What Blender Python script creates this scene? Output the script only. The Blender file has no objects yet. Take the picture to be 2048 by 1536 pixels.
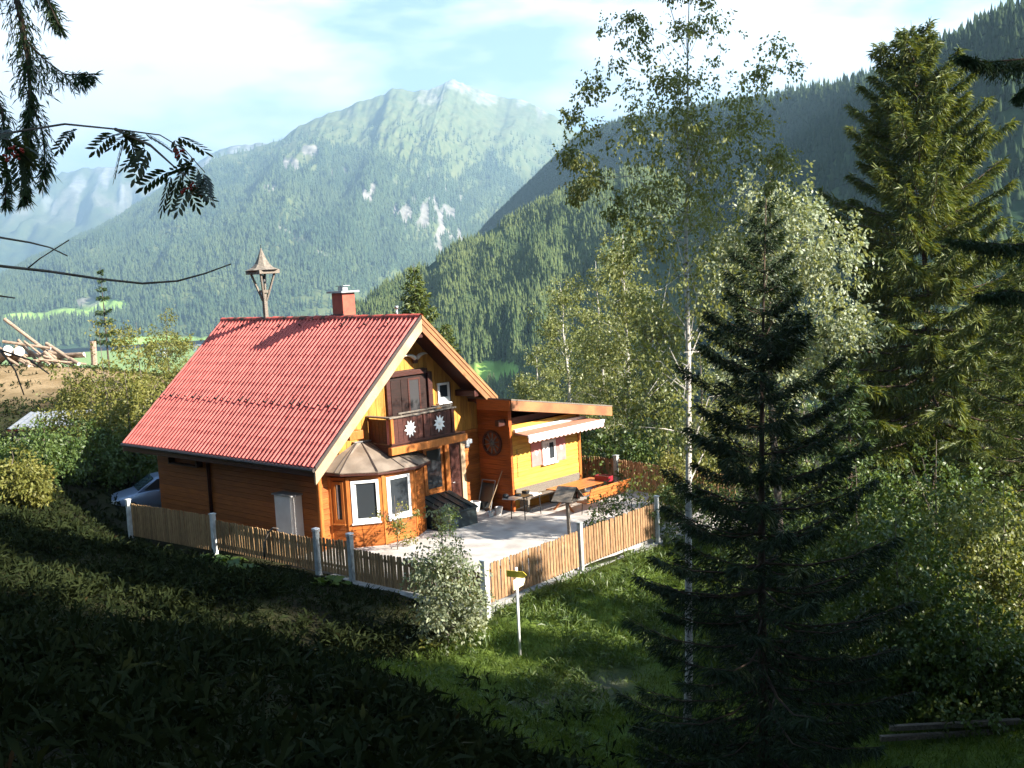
import bpy, math, random
import numpy as np
from mathutils import Vector, Matrix
random.seed(7); rng = np.random.default_rng(7)
SC = bpy.context.scene
# ------------------------------------------------------------------ camera
FPX, CAM = 2229.1, np.array([25.3685, -23.3166, 7.885])
YAW, PIT, ROL = 0.7492, -0.1, -0.0538
_cy, _sy, _cp, _sp = math.cos(YAW), math.sin(YAW), math.cos(PIT), math.sin(PIT)
FW = np.array([-_sy*_cp, _cy*_cp, _sp]); _r0 = np.array([_cy, _sy, 0.]); _u0 = np.cross(_r0, FW)
RT = math.cos(ROL)*_r0 + math.sin(ROL)*_u0; UP = -math.sin(ROL)*_r0 + math.cos(ROL)*_u0
cd = bpy.data.cameras.new('camera'); cam = bpy.data.objects.new('camera', cd); SC.collection.objects.link(cam)
m = Matrix.Identity(4)
for i in range(3):
    m[i][0], m[i][1], m[i][2], m[i][3] = RT[i], UP[i], -FW[i], CAM[i]
cam.matrix_world = m
cd.sensor_fit = 'HORIZONTAL'; cd.sensor_width = 36.0; cd.lens = FPX/2048*36.0
cd.clip_start = 0.1; cd.clip_end = 40000
SC.camera = cam
def at(px, py, D):
    """point seen at a photo position, D metres along the view axis"""
    return CAM + (FW + RT*(px-1024)/FPX + UP*(768-py)/FPX)*D
# ------------------------------------------------------------------ light
SUN_EL, SUN_AZ = math.radians(29), math.radians(18)        # azimuth from +X towards +Y
SD = Vector((math.cos(SUN_EL)*math.cos(SUN_AZ), math.cos(SUN_EL)*math.sin(SUN_AZ), math.sin(SUN_EL)))
W = bpy.data.worlds.new('World'); SC.world = W; W.use_nodes = True
nt = W.node_tree; N = nt.nodes; LK = nt.links; N.clear()
out = N.new('ShaderNodeOutputWorld'); bg = N.new('ShaderNodeBackground'); sky = N.new('ShaderNodeTexSky')
sky.sky_type = 'NISHITA'; sky.sun_disc = False; sky.sun_elevation = SUN_EL
sky.sun_rotation = math.radians(90) - SUN_AZ; sky.altitude = 900; sky.air_density = 1.0; sky.dust_density = 1.2; sky.ozone_density = 1.0
geo = N.new('ShaderNodeTexCoord')
mp = N.new('ShaderNodeMapping'); mp.inputs['Scale'].default_value = (3.0, 3.0, 9.0); mp.inputs['Location'].default_value = (1.1, 0.7, 0.35)
nz = N.new('ShaderNodeTexNoise'); nz.inputs['Scale'].default_value = 1.0; nz.inputs['Detail'].default_value = 6; nz.inputs['Roughness'].default_value = 0.55
cr = N.new('ShaderNodeValToRGB'); cr.color_ramp.elements[0].position = 0.51; cr.color_ramp.elements[1].position = 0.62
mx = N.new('ShaderNodeMixRGB'); mx.inputs[2].default_value = (7.6, 7.9, 8.4, 1)
sx_ = N.new('ShaderNodeSeparateXYZ'); LK.new(geo.outputs['Generated'], sx_.inputs[0])
el = N.new('ShaderNodeMapRange'); el.inputs[1].default_value = .02; el.inputs[2].default_value = .42; el.inputs[3].default_value = .15; el.inputs[4].default_value = -.10; LK.new(sx_.outputs[2], el.inputs[0])   # more cloud lying low along the peaks
sm = N.new('ShaderNodeMath'); sm.operation = 'ADD'; LK.new(nz.outputs[0], sm.inputs[0]); LK.new(el.outputs[0], sm.inputs[1])
LK.new(geo.outputs['Generated'], mp.inputs[0]); LK.new(mp.outputs[0], nz.inputs[0]); LK.new(sm.outputs[0], cr.inputs[0])
LK.new(cr.outputs[0], mx.inputs[0]); LK.new(sky.outputs[0], mx.inputs[1]); LK.new(mx.outputs[0], bg.inputs[0])
bg.inputs[1].default_value = 0.05; LK.new(bg.outputs[0], out.inputs[0])
sd = bpy.data.lights.new('sun', 'SUN'); sd.energy = 5.0; sd.angle = math.radians(0.53); sd.color = (1.0, 0.93, 0.82)
so = bpy.data.objects.new('sun', sd); SC.collection.objects.link(so); so.rotation_euler = SD.to_track_quat('Z', 'Y').to_euler(); so.location = (40, 0, 60)
vs = SC.view_settings; vs.view_transform = 'Standard'; vs.look = 'None'; vs.exposure = 2.4; vs.gamma = 1.0; vs.use_curve_mapping = False
cy = SC.cycles; cy.max_bounces = 6; cy.diffuse_bounces = 3; cy.glossy_bounces = 2; cy.transmission_bounces = 4; cy.transparent_max_bounces = 8; cy.volume_bounces = 0
cy.sample_clamp_indirect = 4.0; cy.use_denoising = True; cy.caustics_reflective = False; cy.caustics_refractive = False
# ------------------------------------------------------------------ helpers
COL = SC.collection
HAZE = 1.5e-4
class MB:
    def __init__(s): s.v = []; s.f = []
    def add(s, vs_, fs): b = len(s.v); s.v += [tuple(map(float, q)) for q in vs_]; s.f += [tuple(b+i for i in f) for f in fs]; return s
    def box(s, a, b, M=None):
        x0, y0, z0 = a; x1, y1, z1 = b
        P = [(x0,y0,z0),(x1,y0,z0),(x1,y1,z0),(x0,y1,z0),(x0,y0,z1),(x1,y0,z1),(x1,y1,z1),(x0,y1,z1)]
        if M is not None: P = [tuple(M @ Vector(q)) for q in P]
        return s.add(P, [(0,3,2,1),(4,5,6,7),(0,1,5,4),(1,2,6,5),(2,3,7,6),(3,0,4,7)])
    def bar(s, p, q, w, h, up=(0,0,1)):
        p = Vector(p); q = Vector(q); d = (q-p).normalized(); u = Vector(up); r = d.cross(u)
        if r.length < 1e-4: r = d.cross(Vector((1,0,0)))
        r.normalize(); u = r.cross(d).normalized(); r *= w/2; u *= h/2
        P = [p-r-u, p+r-u, p+r+u, p-r+u, q-r-u, q+r-u, q+r+u, q-r+u]
        return s.add(P, [(0,1,2,3),(7,6,5,4),(0,4,5,1),(1,5,6,2),(2,6,7,3),(3,7,4,0)])
    def tube(s, pts, rad, n=8, cap=True):
        pts = [Vector(q) for q in pts]; k = len(pts)
        rad = rad if hasattr(rad, '__len__') else [rad]*k
        rings = []; pr = None
        for i, q in enumerate(pts):
            d = (pts[min(i+1, k-1)] - pts[max(i-1, 0)]).normalized()
            r = pr if pr is not None else (Vector((1,0,0)) if abs(d.x) < .9 else Vector((0,1,0)))
            r = (r - d*r.dot(d)).normalized(); pr = r; u = d.cross(r)
            rings.append([q + (r*math.cos(2*math.pi*j/n) + u*math.sin(2*math.pi*j/n))*rad[i] for j in range(n)])
        F = []
        for i in range(k-1):
            for j in range(n): F.append((i*n+j, i*n+(j+1) % n, (i+1)*n+(j+1) % n, (i+1)*n+j))
        if cap: F.append(tuple(range(n-1, -1, -1))); F.append(tuple((k-1)*n+j for j in range(n)))
        return s.add([q for r in rings for q in r], F)
    def prism(s, poly, vec):
        n = len(poly); v = Vector(vec); a = [Vector(q) for q in poly]; b = [q+v for q in a]
        return s.add(a+b, [tuple(range(n-1, -1, -1)), tuple(range(n, 2*n))] + [(i, (i+1) % n, n+(i+1) % n, n+i) for i in range(n)])
    def lathe(s, prof, n=16, c=(0,0,0), ax='z'):
        P = []
        for r, h in prof:
            for j in range(n):
                a = 2*math.pi*j/n; x, y = r*math.cos(a), r*math.sin(a)
                P.append((c[0]+x, c[1]+y, c[2]+h) if ax == 'z' else ((c[0]+x, c[1]+h, c[2]+y) if ax == 'y' else (c[0]+h, c[1]+x, c[2]+y)))
        F = [(i*n+j, i*n+(j+1) % n, (i+1)*n+(j+1) % n, (i+1)*n+j) for i in range(len(prof)-1) for j in range(n)]
        return s.add(P, F)
    def build(s, name, mat, parent=None, bevel=0, smooth=False):
        me = bpy.data.meshes.new(name); me.from_pydata(s.v, [], s.f); me.update()
        return link(name, me, mat, parent, bevel, smooth)
def link(name, me, mat, parent=None, bevel=0, smooth=False):
    o = bpy.data.objects.new(name, me); COL.objects.link(o)
    if mat is not None and not me.materials: me.materials.append(mat)
    if parent is not None: o.parent = parent
    if smooth: me.polygons.foreach_set('use_smooth', [True]*len(me.polygons))
    if bevel:
        b = o.modifiers.new('bevel', 'BEVEL'); b.width = bevel; b.segments = 2; b.limit_method = 'ANGLE'
    return o
def tag(o, label=None, cat=None, group=None, kind=None):
    if label: o['label'] = label
    if cat: o['category'] = cat
    if group: o['group'] = group
    if kind: o['kind'] = kind
    return o
def thing(name, label, cat, loc=(0,0,0), rz=0, group=None):
    o = bpy.data.objects.new(name, None); COL.objects.link(o); o.location = loc; o.rotation_euler = (0, 0, rz); o.empty_display_size = .2
    return tag(o, label, cat, group)
def npmesh(name, V, T, attr=None):
    """V (n,3), T (m,k) all faces with k corners"""
    me = bpy.data.meshes.new(name); V = np.asarray(V, np.float32); T = np.asarray(T, np.int32); k = T.shape[1]
    me.vertices.add(len(V)); me.vertices.foreach_set('co', V.ravel())
    me.loops.add(T.size); me.loops.foreach_set('vertex_index', T.ravel())
    me.polygons.add(len(T)); me.polygons.foreach_set('loop_start', np.arange(0, T.size, k, dtype=np.int32))
    me.update(calc_edges=True)
    if attr:
        for n_, a in attr.items():
            at_ = me.attributes.new(n_, 'FLOAT', 'POINT'); at_.data.foreach_set('value', np.asarray(a, np.float32))
    return me
def copyobj(o, parent=None, loc=None, rz=None):
    c = o.copy(); COL.objects.link(c); c.parent = parent
    if loc is not None: c.location = loc
    if rz is not None: c.rotation_euler = (0, 0, rz)
    return c
def copytree(o, parent=None):
    c = o.copy(); COL.objects.link(c); c.parent = parent
    for ch in [q for q in o.children]: copytree(ch, c)
    return c
def _hash(ix, iy, seed):
    h = (ix.astype(np.int64)*374761393 + iy.astype(np.int64)*668265263 + seed*974711) & 0x7fffffff
    h = (h ^ (h >> 13))*1274126177 & 0x7fffffff
    return ((h ^ (h >> 16)) & 0xffff)/65535.0
def vnoise(x, y, seed=0):
    x = np.asarray(x, float); y = np.asarray(y, float); ix = np.floor(x).astype(np.int64); iy = np.floor(y).astype(np.int64); fx = x-ix; fy = y-iy
    fx = fx*fx*(3-2*fx); fy = fy*fy*(3-2*fy)
    a = _hash(ix, iy, seed); b = _hash(ix+1, iy, seed); c = _hash(ix, iy+1, seed); d = _hash(ix+1, iy+1, seed)
    return (a*(1-fx)+b*fx)*(1-fy) + (c*(1-fx)+d*fx)*fy
def fbm(x, y, seed=0, o=4):
    t = 0; amp = .5; s = 0
    for i in range(o): t = t + amp*vnoise(np.asarray(x)*2**i, np.asarray(y)*2**i, seed+i*17); s += amp; amp *= .5
    return t/s
def sstep(a, b, x): t = np.clip((np.asarray(x, float)-a)/(b-a), 0, 1); return t*t*(3-2*t)
# ------------------------------------------------------------------ materials
def mat(name, col, rough=.7, col2=None, scale=6., stretch=(1,1,1), bump=0., bscale=40., metal=0., spec=.3, rnd=0., coord='Object', det=5., lo=.35, hi=.65):
    M = bpy.data.materials.new(name); M.use_nodes = True; t = M.node_tree; n = t.nodes; b = n['Principled BSDF']
    b.inputs['Roughness'].default_value = rough; b.inputs['Metallic'].default_value = metal; b.inputs['Specular IOR Level'].default_value = spec
    tc = n.new('ShaderNodeTexCoord'); mp_ = n.new('ShaderNodeMapping'); mp_.inputs['Scale'].default_value = stretch; t.links.new(tc.outputs[coord], mp_.inputs[0])
    vec = mp_.outputs[0]
    if rnd:
        oi = n.new('ShaderNodeObjectInfo'); ad = n.new('ShaderNodeVectorMath'); ad.operation = 'ADD'; sc = n.new('ShaderNodeMath'); sc.operation = 'MULTIPLY'; sc.inputs[1].default_value = 37.
        t.links.new(oi.outputs['Random'], sc.inputs[0]); t.links.new(vec, ad.inputs[0]); t.links.new(sc.outputs[0], ad.inputs[1]); vec = ad.outputs[0]
    no = n.new('ShaderNodeTexNoise'); no.inputs['Scale'].default_value = scale; no.inputs['Detail'].default_value = det; t.links.new(vec, no.inputs[0])
    rp = n.new('ShaderNodeValToRGB'); rp.color_ramp.elements[0].position = lo; rp.color_ramp.elements[1].position = hi
    c2 = col2 or tuple(c*.72 for c in col); rp.color_ramp.elements[0].color = (*c2, 1); rp.color_ramp.elements[1].color = (*col, 1)
    t.links.new(no.outputs[0], rp.inputs[0]); c = rp.outputs[0]
    if rnd:
        hs = n.new('ShaderNodeHueSaturation'); mr = n.new('ShaderNodeMapRange'); mr.inputs[3].default_value = 1-rnd; mr.inputs[4].default_value = 1+rnd
        t.links.new(oi.outputs['Random'], mr.inputs[0]); t.links.new(mr.outputs[0], hs.inputs['Value']); t.links.new(c, hs.inputs['Color']); c = hs.outputs[0]
    t.links.new(c, b.inputs['Base Color'])
    if bump:
        bn = n.new('ShaderNodeTexNoise'); bn.inputs['Scale'].default_value = bscale; bn.inputs['Detail'].default_value = 4; t.links.new(vec, bn.inputs[0])
        bp = n.new('ShaderNodeBump'); bp.inputs['Strength'].default_value = bump; bp.inputs['Distance'].default_value = .02; t.links.new(bn.outputs[0], bp.inputs['Height']); t.links.new(bp.outputs[0], b.inputs['Normal'])
    return M
def leafmat(name, ca, cb, trans=.35, rough=.5, spec=.3, cc=None):
    """leaf colour varies by the 'rnd' attribute of each leaf"""
    M = bpy.data.materials.new(name); M.use_nodes = True; t = M.node_tree; n = t.nodes; b = n['Principled BSDF']; o = n['Material Output']
    a = n.new('ShaderNodeAttribute'); a.attribute_name = 'rnd'; rp = n.new('ShaderNodeValToRGB')
    rp.color_ramp.elements[0].color = (*ca, 1); rp.color_ramp.elements[1].color = (*cb, 1)
    if cc: e = rp.color_ramp.elements.new(.94); e.color = (*cb, 1); rp.color_ramp.elements[2].color = (*cc, 1)
    t.links.new(a.outputs['Fac'], rp.inputs[0]); t.links.new(rp.outputs[0], b.inputs['Base Color']); b.inputs['Roughness'].default_value = rough; b.inputs['Specular IOR Level'].default_value = spec
    if trans:
        tr = n.new('ShaderNodeBsdfTranslucent'); mxs = n.new('ShaderNodeMixShader'); mxs.inputs[0].default_value = trans
        hs = n.new('ShaderNodeMixRGB'); hs.blend_type = 'MULTIPLY'; hs.inputs[0].default_value = 1; hs.inputs[2].default_value = (1.5, 1.35, .5, 1); t.links.new(rp.outputs[0], hs.inputs[1])
        t.links.new(hs.outputs[0], tr.inputs[0]); t.links.new(b.outputs[0], mxs.inputs[1]); t.links.new(tr.outputs[0], mxs.inputs[2]); t.links.new(mxs.outputs[0], o.inputs[0])
    return M
def glassmat(name, col=(.03,.035,.04)):
    M = bpy.data.materials.new(name); M.use_nodes = True; b = M.node_tree.nodes['Principled BSDF']
    b.inputs['Base Color'].default_value = (*col, 1); b.inputs['Roughness'].default_value = .05; b.inputs['Specular IOR Level'].default_value = .35
    return M
M_ = {}
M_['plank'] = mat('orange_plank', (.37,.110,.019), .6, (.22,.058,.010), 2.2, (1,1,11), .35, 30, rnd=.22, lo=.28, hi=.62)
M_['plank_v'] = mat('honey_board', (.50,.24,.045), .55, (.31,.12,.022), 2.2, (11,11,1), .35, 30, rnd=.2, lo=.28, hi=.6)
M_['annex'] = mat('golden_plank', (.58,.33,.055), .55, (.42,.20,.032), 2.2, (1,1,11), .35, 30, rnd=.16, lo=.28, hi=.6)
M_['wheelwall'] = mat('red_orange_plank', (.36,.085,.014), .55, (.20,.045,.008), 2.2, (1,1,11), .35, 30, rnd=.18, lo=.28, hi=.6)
M_['brown'] = mat('red_brown_wood', (.070,.021,.014), .5, (.042,.013,.009), 4, (1,1,6), .2, rnd=.15)
M_['dimwood'] = mat('dark_stained_door', (.028,.011,.008), .5, (.016,.007,.005), 4, (1,1,6), .2)
M_['trim'] = mat('orange_trim', (.42,.14,.03), .5, (.32,.10,.02), 4, (4,4,1), .2, rnd=.1)
M_['barge'] = mat('weathered_pale_board', (.44,.32,.20), .75, (.33,.22,.13), 1.6, (1,1,1), .15, 20, rnd=.08)
M_['barge2'] = mat('orange_barge_board', (.33,.15,.06), .7, (.20,.085,.04), 1.5, (1,1,1), .15, 20, rnd=.1)
M_['tile'] = mat('red_roof_tile', (.52,.105,.085), .6, (.33,.075,.062), 1.1, (1,1,1), .3, 60, rnd=.17, spec=.4, lo=.25, hi=.6)
M_['ridgetile'] = mat('mossy_ridge_tile', (.50,.085,.06), .75, (.07,.045,.03), 3.0, (1,1,1), .5, 40, rnd=.2, lo=.38, hi=.55)
M_['lead'] = mat('dark_metal_edge', (.06,.045,.04), .5, None, 8)
M_['chimney'] = mat('red_chimney_cladding', (.36,.085,.05), .6, (.28,.06,.04), 6)
M_['zinc'] = mat('grey_sheet_metal', (.42,.42,.42), .4, (.3,.3,.3), 5, metal=.6)
M_['white'] = mat('white_paint', (.78,.77,.75), .5, (.68,.67,.65), 5)
M_['cream'] = mat('cream_cabinet', (.66,.62,.58), .5, (.58,.54,.5), 3)
M_['bayroof'] = mat('brown_grey_copper_sheet', (.26,.21,.165), .45, (.17,.135,.105), 2.5, metal=.25, bump=.15, bscale=12)
M_['glass'] = glassmat('window_glass')
M_['dark'] = mat('dark_recess', (.03,.02,.015), .8)
M_['concrete'] = mat('terrace_concrete', (.46,.43,.40), .85, (.30,.275,.25), 1.3, bump=.3, bscale=14)
M_['kerb'] = mat('kerb_concrete', (.34,.335,.32), .85, (.19,.185,.17), 3, bump=.4, bscale=20)
M_['post'] = mat('grey_fence_post', (.36,.37,.36), .7, (.25,.26,.25), 6, bump=.2)
M_['postw'] = mat('pale_fence_post', (.62,.61,.58), .7, (.46,.45,.42), 6, bump=.2)
M_['picket'] = mat('brown_picket_wood', (.35,.215,.10), .75, (.23,.135,.062), 6, (5,5,1), .5, 40, rnd=.25)
M_['picketR'] = mat('tan_picket_wood', (.34,.20,.10), .75, (.21,.115,.055), 6, (5,5,1), .5, 40, rnd=.2)
M_['table'] = mat('orange_varnished_wood', (.46,.15,.035), .4, (.36,.11,.025), 5, (1,6,1), .2, rnd=.1, spec=.5)
M_['greywood'] = mat('grey_weathered_wood', (.21,.175,.14), .8, (.12,.10,.08), 5, (1,6,6), .5, 30, rnd=.12)
M_['steel'] = mat('black_steel', (.03,.03,.032), .45, None, 10, metal=.3)
M_['tarp'] = mat('black_green_plastic', (.022,.034,.036), .32, (.014,.022,.024), 3, spec=.5)
M_['signy'] = mat('yellow_sign_paint', (.72,.55,.06), .5, (.62,.46,.05), 5)
M_['signo'] = mat('pale_yellow_sign_paint', (.82,.76,.48), .5, (.74,.66,.38), 5)  # lower arrow, a paler yellow than the upper one
M_['bark'] = mat('spruce_bark', (.10,.066,.046), .9, (.045,.03,.022), 9, (1,1,.4), .9, 18)
M_['birchbark'] = mat('birch_bark', (.46,.43,.385), .8, (.06,.05,.045), 7, (1,1,2.2), .5, 14, lo=.34, hi=.46)
M_['greybark'] = mat('grey_bark', (.17,.14,.115), .9, (.09,.07,.055), 8, (1,1,.5), .7, 16)
M_['awning'] = mat('salmon_awning_cloth', (.42,.20,.13), .8, (.36,.165,.105), 3)
M_['valance'] = mat('pink_white_valance', (.56,.38,.36), .8, (.50,.31,.29), 3)
M_['shutter'] = mat('pink_red_shutter', (.55,.22,.20), .6, (.48,.17,.16), 4)
M_['curtain'] = mat('white_curtain', (.7,.7,.68), .9, (.45,.45,.45), 5, (8,8,1))
M_['log'] = mat('pale_barkless_log', (.34,.25,.18), .8, (.17,.115,.08), 5, (1,1,4), .4)
M_['logend'] = mat('sawn_log_end', (.75,.68,.58), .8, (.6,.5,.4), 9)
M_['carpaint'] = mat('silver_blue_car_paint', (.27,.34,.48), .28, (.25,.32,.46), 2, metal=.35, spec=.6)
M_['rubber'] = mat('black_rubber', (.02,.02,.02), .8)
M_['lamp'] = mat('clear_headlamp', (.6,.62,.65), .15, None, 5, spec=.8)
M_['redlamp'] = mat('dark_red_plastic', (.25,.02,.03), .3)
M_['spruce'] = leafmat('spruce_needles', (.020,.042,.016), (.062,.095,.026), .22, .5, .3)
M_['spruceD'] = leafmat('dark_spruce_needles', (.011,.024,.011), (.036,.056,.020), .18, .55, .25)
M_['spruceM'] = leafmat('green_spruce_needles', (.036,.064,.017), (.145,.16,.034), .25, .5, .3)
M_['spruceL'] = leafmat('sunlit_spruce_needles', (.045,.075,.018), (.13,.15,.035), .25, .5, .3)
M_['birchleaf'] = leafmat('birch_leaves', (.085,.115,.032), (.25,.26,.10), .38, .45, .4, (.28,.22,.06))
M_['silver'] = leafmat('silvery_green_leaves', (.13,.17,.085), (.34,.36,.24), .3, .45, .45)
M_['shrub'] = leafmat('glossy_shrub_leaves', (.035,.075,.018), (.12,.16,.04), .3, .45, .4)
M_['yellowgreen'] = leafmat('yellow_green_foliage', (.085,.105,.020), (.20,.185,.045), .3, .5, .3, (.26,.14,.045))
M_['rowan'] = leafmat('rowan_leaves', (.02,.035,.016), (.05,.06,.028), .3, .4, .4)
M_['berry'] = mat('rowan_berries', (.30,.03,.015), .35)
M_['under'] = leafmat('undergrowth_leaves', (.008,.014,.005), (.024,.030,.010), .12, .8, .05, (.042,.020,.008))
M_['grass'] = leafmat('grass_blades', (.045,.085,.014), (.13,.18,.030), .35, .5, .3)
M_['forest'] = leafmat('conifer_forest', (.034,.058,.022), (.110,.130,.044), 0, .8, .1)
M_['ridgeforest'] = leafmat('shade_darkened_spruce_forest', (.018,.034,.016), (.045,.062,.026), 0, .9, .05)  # ridge shade put into the colour: darker copy of the hill forest
M_['farforest'] = leafmat('far_conifer_forest', (.026,.050,.026), (.085,.11,.042), 0, .9, .1)
M_['soil'] = mat('forest_soil', (.055,.048,.022), .95, (.028,.024,.012), .5, bump=.8, bscale=3)
def groundmat():
    M = bpy.data.materials.new('hillside_ground'); M.use_nodes = True; t = M.node_tree; n = t.nodes; b = n['Principled BSDF']; b.inputs['Roughness'].default_value = .95; b.inputs['Specular IOR Level'].default_value = .1
    g = n.new('ShaderNodeTexCoord'); no = n.new('ShaderNodeTexNoise'); no.inputs['Scale'].default_value = .6; no.inputs['Detail'].default_value = 8; t.links.new(g.outputs['Object'], no.inputs[0])
    def ramp(c1, c2, a=.35, d=.65):
        r = n.new('ShaderNodeValToRGB'); r.color_ramp.elements[0].position = a; r.color_ramp.elements[1].position = d; r.color_ramp.elements[0].color = (*c1, 1); r.color_ramp.elements[1].color = (*c2, 1); t.links.new(no.outputs[0], r.inputs[0]); return r.outputs[0]
    def attr(k): a = n.new('ShaderNodeAttribute'); a.attribute_name = k; return a.outputs['Fac']
    c = ramp((.014,.012,.006), (.028,.030,.011))
    for k, c1, c2 in (('grass', (.045,.075,.014), (.10,.14,.025)), ('bare', (.17,.115,.055), (.27,.19,.105)), ('meadow', (.17,.26,.06), (.26,.34,.09)), ('path', (.07,.065,.055), (.13,.12,.10))):
        mm = n.new('ShaderNodeMixRGB'); t.links.new(attr(k), mm.inputs[0]); t.links.new(c, mm.inputs[1]); t.links.new(ramp(c1, c2), mm.inputs[2]); c = mm.outputs[0]
    t.links.new(c, b.inputs['Base Color'])
    bp = n.new('ShaderNodeBump'); bp.inputs['Strength'].default_value = .6; bp.inputs['Distance'].default_value = .15; n2 = n.new('ShaderNodeTexNoise'); n2.inputs['Scale'].default_value = 4; n2.inputs['Detail'].default_value = 6
    t.links.new(g.outputs['Object'], n2.inputs[0]); t.links.new(n2.outputs[0], bp.inputs['Height']); t.links.new(bp.outputs[0], b.inputs['Normal'])
    return M
def mountmat(name, forest=((.030,.055,.028),(.075,.10,.040))):
    M = bpy.data.materials.new(name); M.use_nodes = True; t = M.node_tree; n = t.nodes; b = n['Principled BSDF']; b.inputs['Roughness'].default_value = 1; b.inputs['Specular IOR Level'].default_value = 0
    g = n.new('ShaderNodeTexCoord')
    def noise(s, d=8): no = n.new('ShaderNodeTexNoise'); no.inputs['Scale'].default_value = s; no.inputs['Detail'].default_value = d; t.links.new(g.outputs['Object'], no.inputs[0]); return no.outputs[0]
    n1 = noise(.012); 
    def ramp(c1, c2, src, a=.35, d=.65):
        r = n.new('ShaderNodeValToRGB'); r.color_ramp.elements[0].position = a; r.color_ramp.elements[1].position = d; r.color_ramp.elements[0].color = (*c1, 1); r.color_ramp.elements[1].color = (*c2, 1); t.links.new(src, r.inputs[0]); return r.outputs[0]
    c = ramp(forest[0], forest[1], n1)
    n2 = noise(.02)
    for k, c1, c2 in (('meadow', (.075,.10,.038), (.13,.14,.058)), ('field', (.20,.32,.07), (.26,.38,.10)), ('rock', (.17,.15,.135), (.30,.27,.25)), ('snow', (.30,.30,.31), (.6,.6,.62))):
        a = n.new('ShaderNodeAttribute'); a.attribute_name = k; mm = n.new('ShaderNodeMixRGB'); t.links.new(a.outputs['Fac'], mm.inputs[0]); t.links.new(c, mm.inputs[1]); t.links.new(ramp(c1, c2, n2), mm.inputs[2]); c = mm.outputs[0]
    t.links.new(c, b.inputs['Base Color'])
    return M
M_['ground'] = groundmat(); M_['mount'] = mountmat('mountain_slope')
# ------------------------------------------------------------------ terrain
def far_z(x, y):
    d = (x-CAM[0])*FW[0]/_cp + (y-CAM[1])*FW[1]/_cp
    r = np.hypot(x, y)
    return -112*sstep(40, 800, r)
CP = [(25.4,-23.3,6.25),(30,-28,8.5),(20,-32,8.5),(36,-22,8.5),(28,-18,5.2),(40,-10,6.5)]
for px, py, D in [(100,1100,30),(100,1300,15),(100,1500,9),(400,1160,30),(400,1300,18),(500,1500,11),(800,1520,11.5),(780,1330,21),(940,1520,12.5),(1040,1560,13.5),(950,1420,18),(250,1110,33),(150,960,42),(-200,1200,22),(-200,1500,9)]: CP.append(tuple(at(px, py, D)))
for q in [(8.65,-5.6,-.75),(8.8,-3,-.72),(10.5,-8,-.85),(12,-4,-.95),(14,-7,-1.05),(15.5,-9.5,-.9),(17.5,-10.5,-.5),(7.2,-2.5,-.28),(7.2,1,-.25),(7.3,4,-.4),(7.3,-5.3,-.5),(6.2,-5.7,-.36),(4.6,-5.8,-.2),(3,-5.9,-.12),(1,-5.9,-.06),(12,1,-1.3),(16,0,-1.5),(14,6,-2.2),(20,4,-1.6),(24,-4,.6),(9,2,-.9),(8.8,6,-1.2),(10,10,-2.6),(2,11,-1.6),(-6,12,-1.5),(-2,16,-2.3),(10,20,-4.5),(25,20,-4),(-12,-3,-.35),(-14,2,-.4),(-12,8,-.8),(-9,-7,.2),(-2,-6.2,.0),(-20,-6,.6),(-28,1,.1),(-30,8,.8),(-42,8,2.2),(-53,11,3.2),(-60,4,3.6),(-40,-8,2.5),(-28,-20,4.5),(-60,-30,7),(-20,20,-2.2),(-55,25,.5),(-75,30,-1),(0,40,-9),(40,40,-11),(60,0,4),(60,-40,12),(0,-60,14),(-40,-60,15),(3.2,-7.2,.0),(2,-8.5,.5),(5.6,-8.2,-.35),(7.4,-9.3,-.3),(8.8,-11.3,.5)]: CP.append(q)
for a in range(0, 360, 30):
    x, y = 130*math.cos(math.radians(a)), 130*math.sin(math.radians(a)); CP.append((x, y, float(far_z(x, y)) + (20 if y < -50 else 0) - (14 if y > 30 else 0)))
CP = np.array(CP)
def _phi(r): return np.where(r > 1e-9, r*r*np.log(np.maximum(r, 1e-9)), 0)
_n = len(CP); _d = np.hypot(CP[:,None,0]-CP[None,:,0], CP[:,None,1]-CP[None,:,1]); _K = np.zeros((_n+3, _n+3)); _K[:_n,:_n] = _phi(_d) + np.eye(_n)*.6; _K[:_n,_n] = 1; _K[:_n,_n+1] = CP[:,0]; _K[:_n,_n+2] = CP[:,1]; _K[_n:,:_n] = _K[:_n,_n:].T
_w = np.linalg.solve(_K, np.concatenate([CP[:,2], [0,0,0]]))
def ground(x, y):
    x = np.atleast_1d(np.asarray(x, float)); y = np.atleast_1d(np.asarray(y, float)); sh = x.shape; x = x.ravel(); y = y.ravel(); z = np.zeros(len(x))
    for i in range(0, len(x), 20000):
        s = slice(i, i+20000); r = np.hypot(x[s,None]-CP[None,:,0], y[s,None]-CP[None,:,1]); z[s] = _phi(r)@_w[:_n] + _w[_n] + _w[_n+1]*x[s] + _w[_n+2]*y[s]
    k = sstep(95, 150, np.hypot(x, y)); z = z*(1-k) + (far_z(x, y) - 10*sstep(0, 60, y) )*k
    z = z + (fbm(x*.35, y*.35, 3)-.5)*.5*sstep(3, 12, np.hypot(x-25, y+23)) * (1-k)
    # the levelled plot under house and terrace
    dx = np.maximum(np.maximum(-11.5-x, x-5.6), 0); dy = np.maximum(np.maximum(-4.0-y, y-7.0), 0); kk = 1-sstep(0, .9, np.hypot(dx, dy))
    z = z*(1-kk) + np.where(x > -1.2, -.9, -.25)*kk
    return z.reshape(sh)
def gz(x, y): return float(ground(x, y)[0])
def axis(c, near, step, far, n):
    a = np.arange(-near, near+step, step); g = near*np.geomspace(1+step/near*1.5, far/near, n); return c + np.concatenate([-g[::-1], a, g])
gx = axis(4, 42, .55, 11000, 46); gy = axis(-4, 42, .55, 11000, 46)
X, Y = np.meshgrid(gx, gy, indexing='ij'); Z = ground(X, Y)
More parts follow.
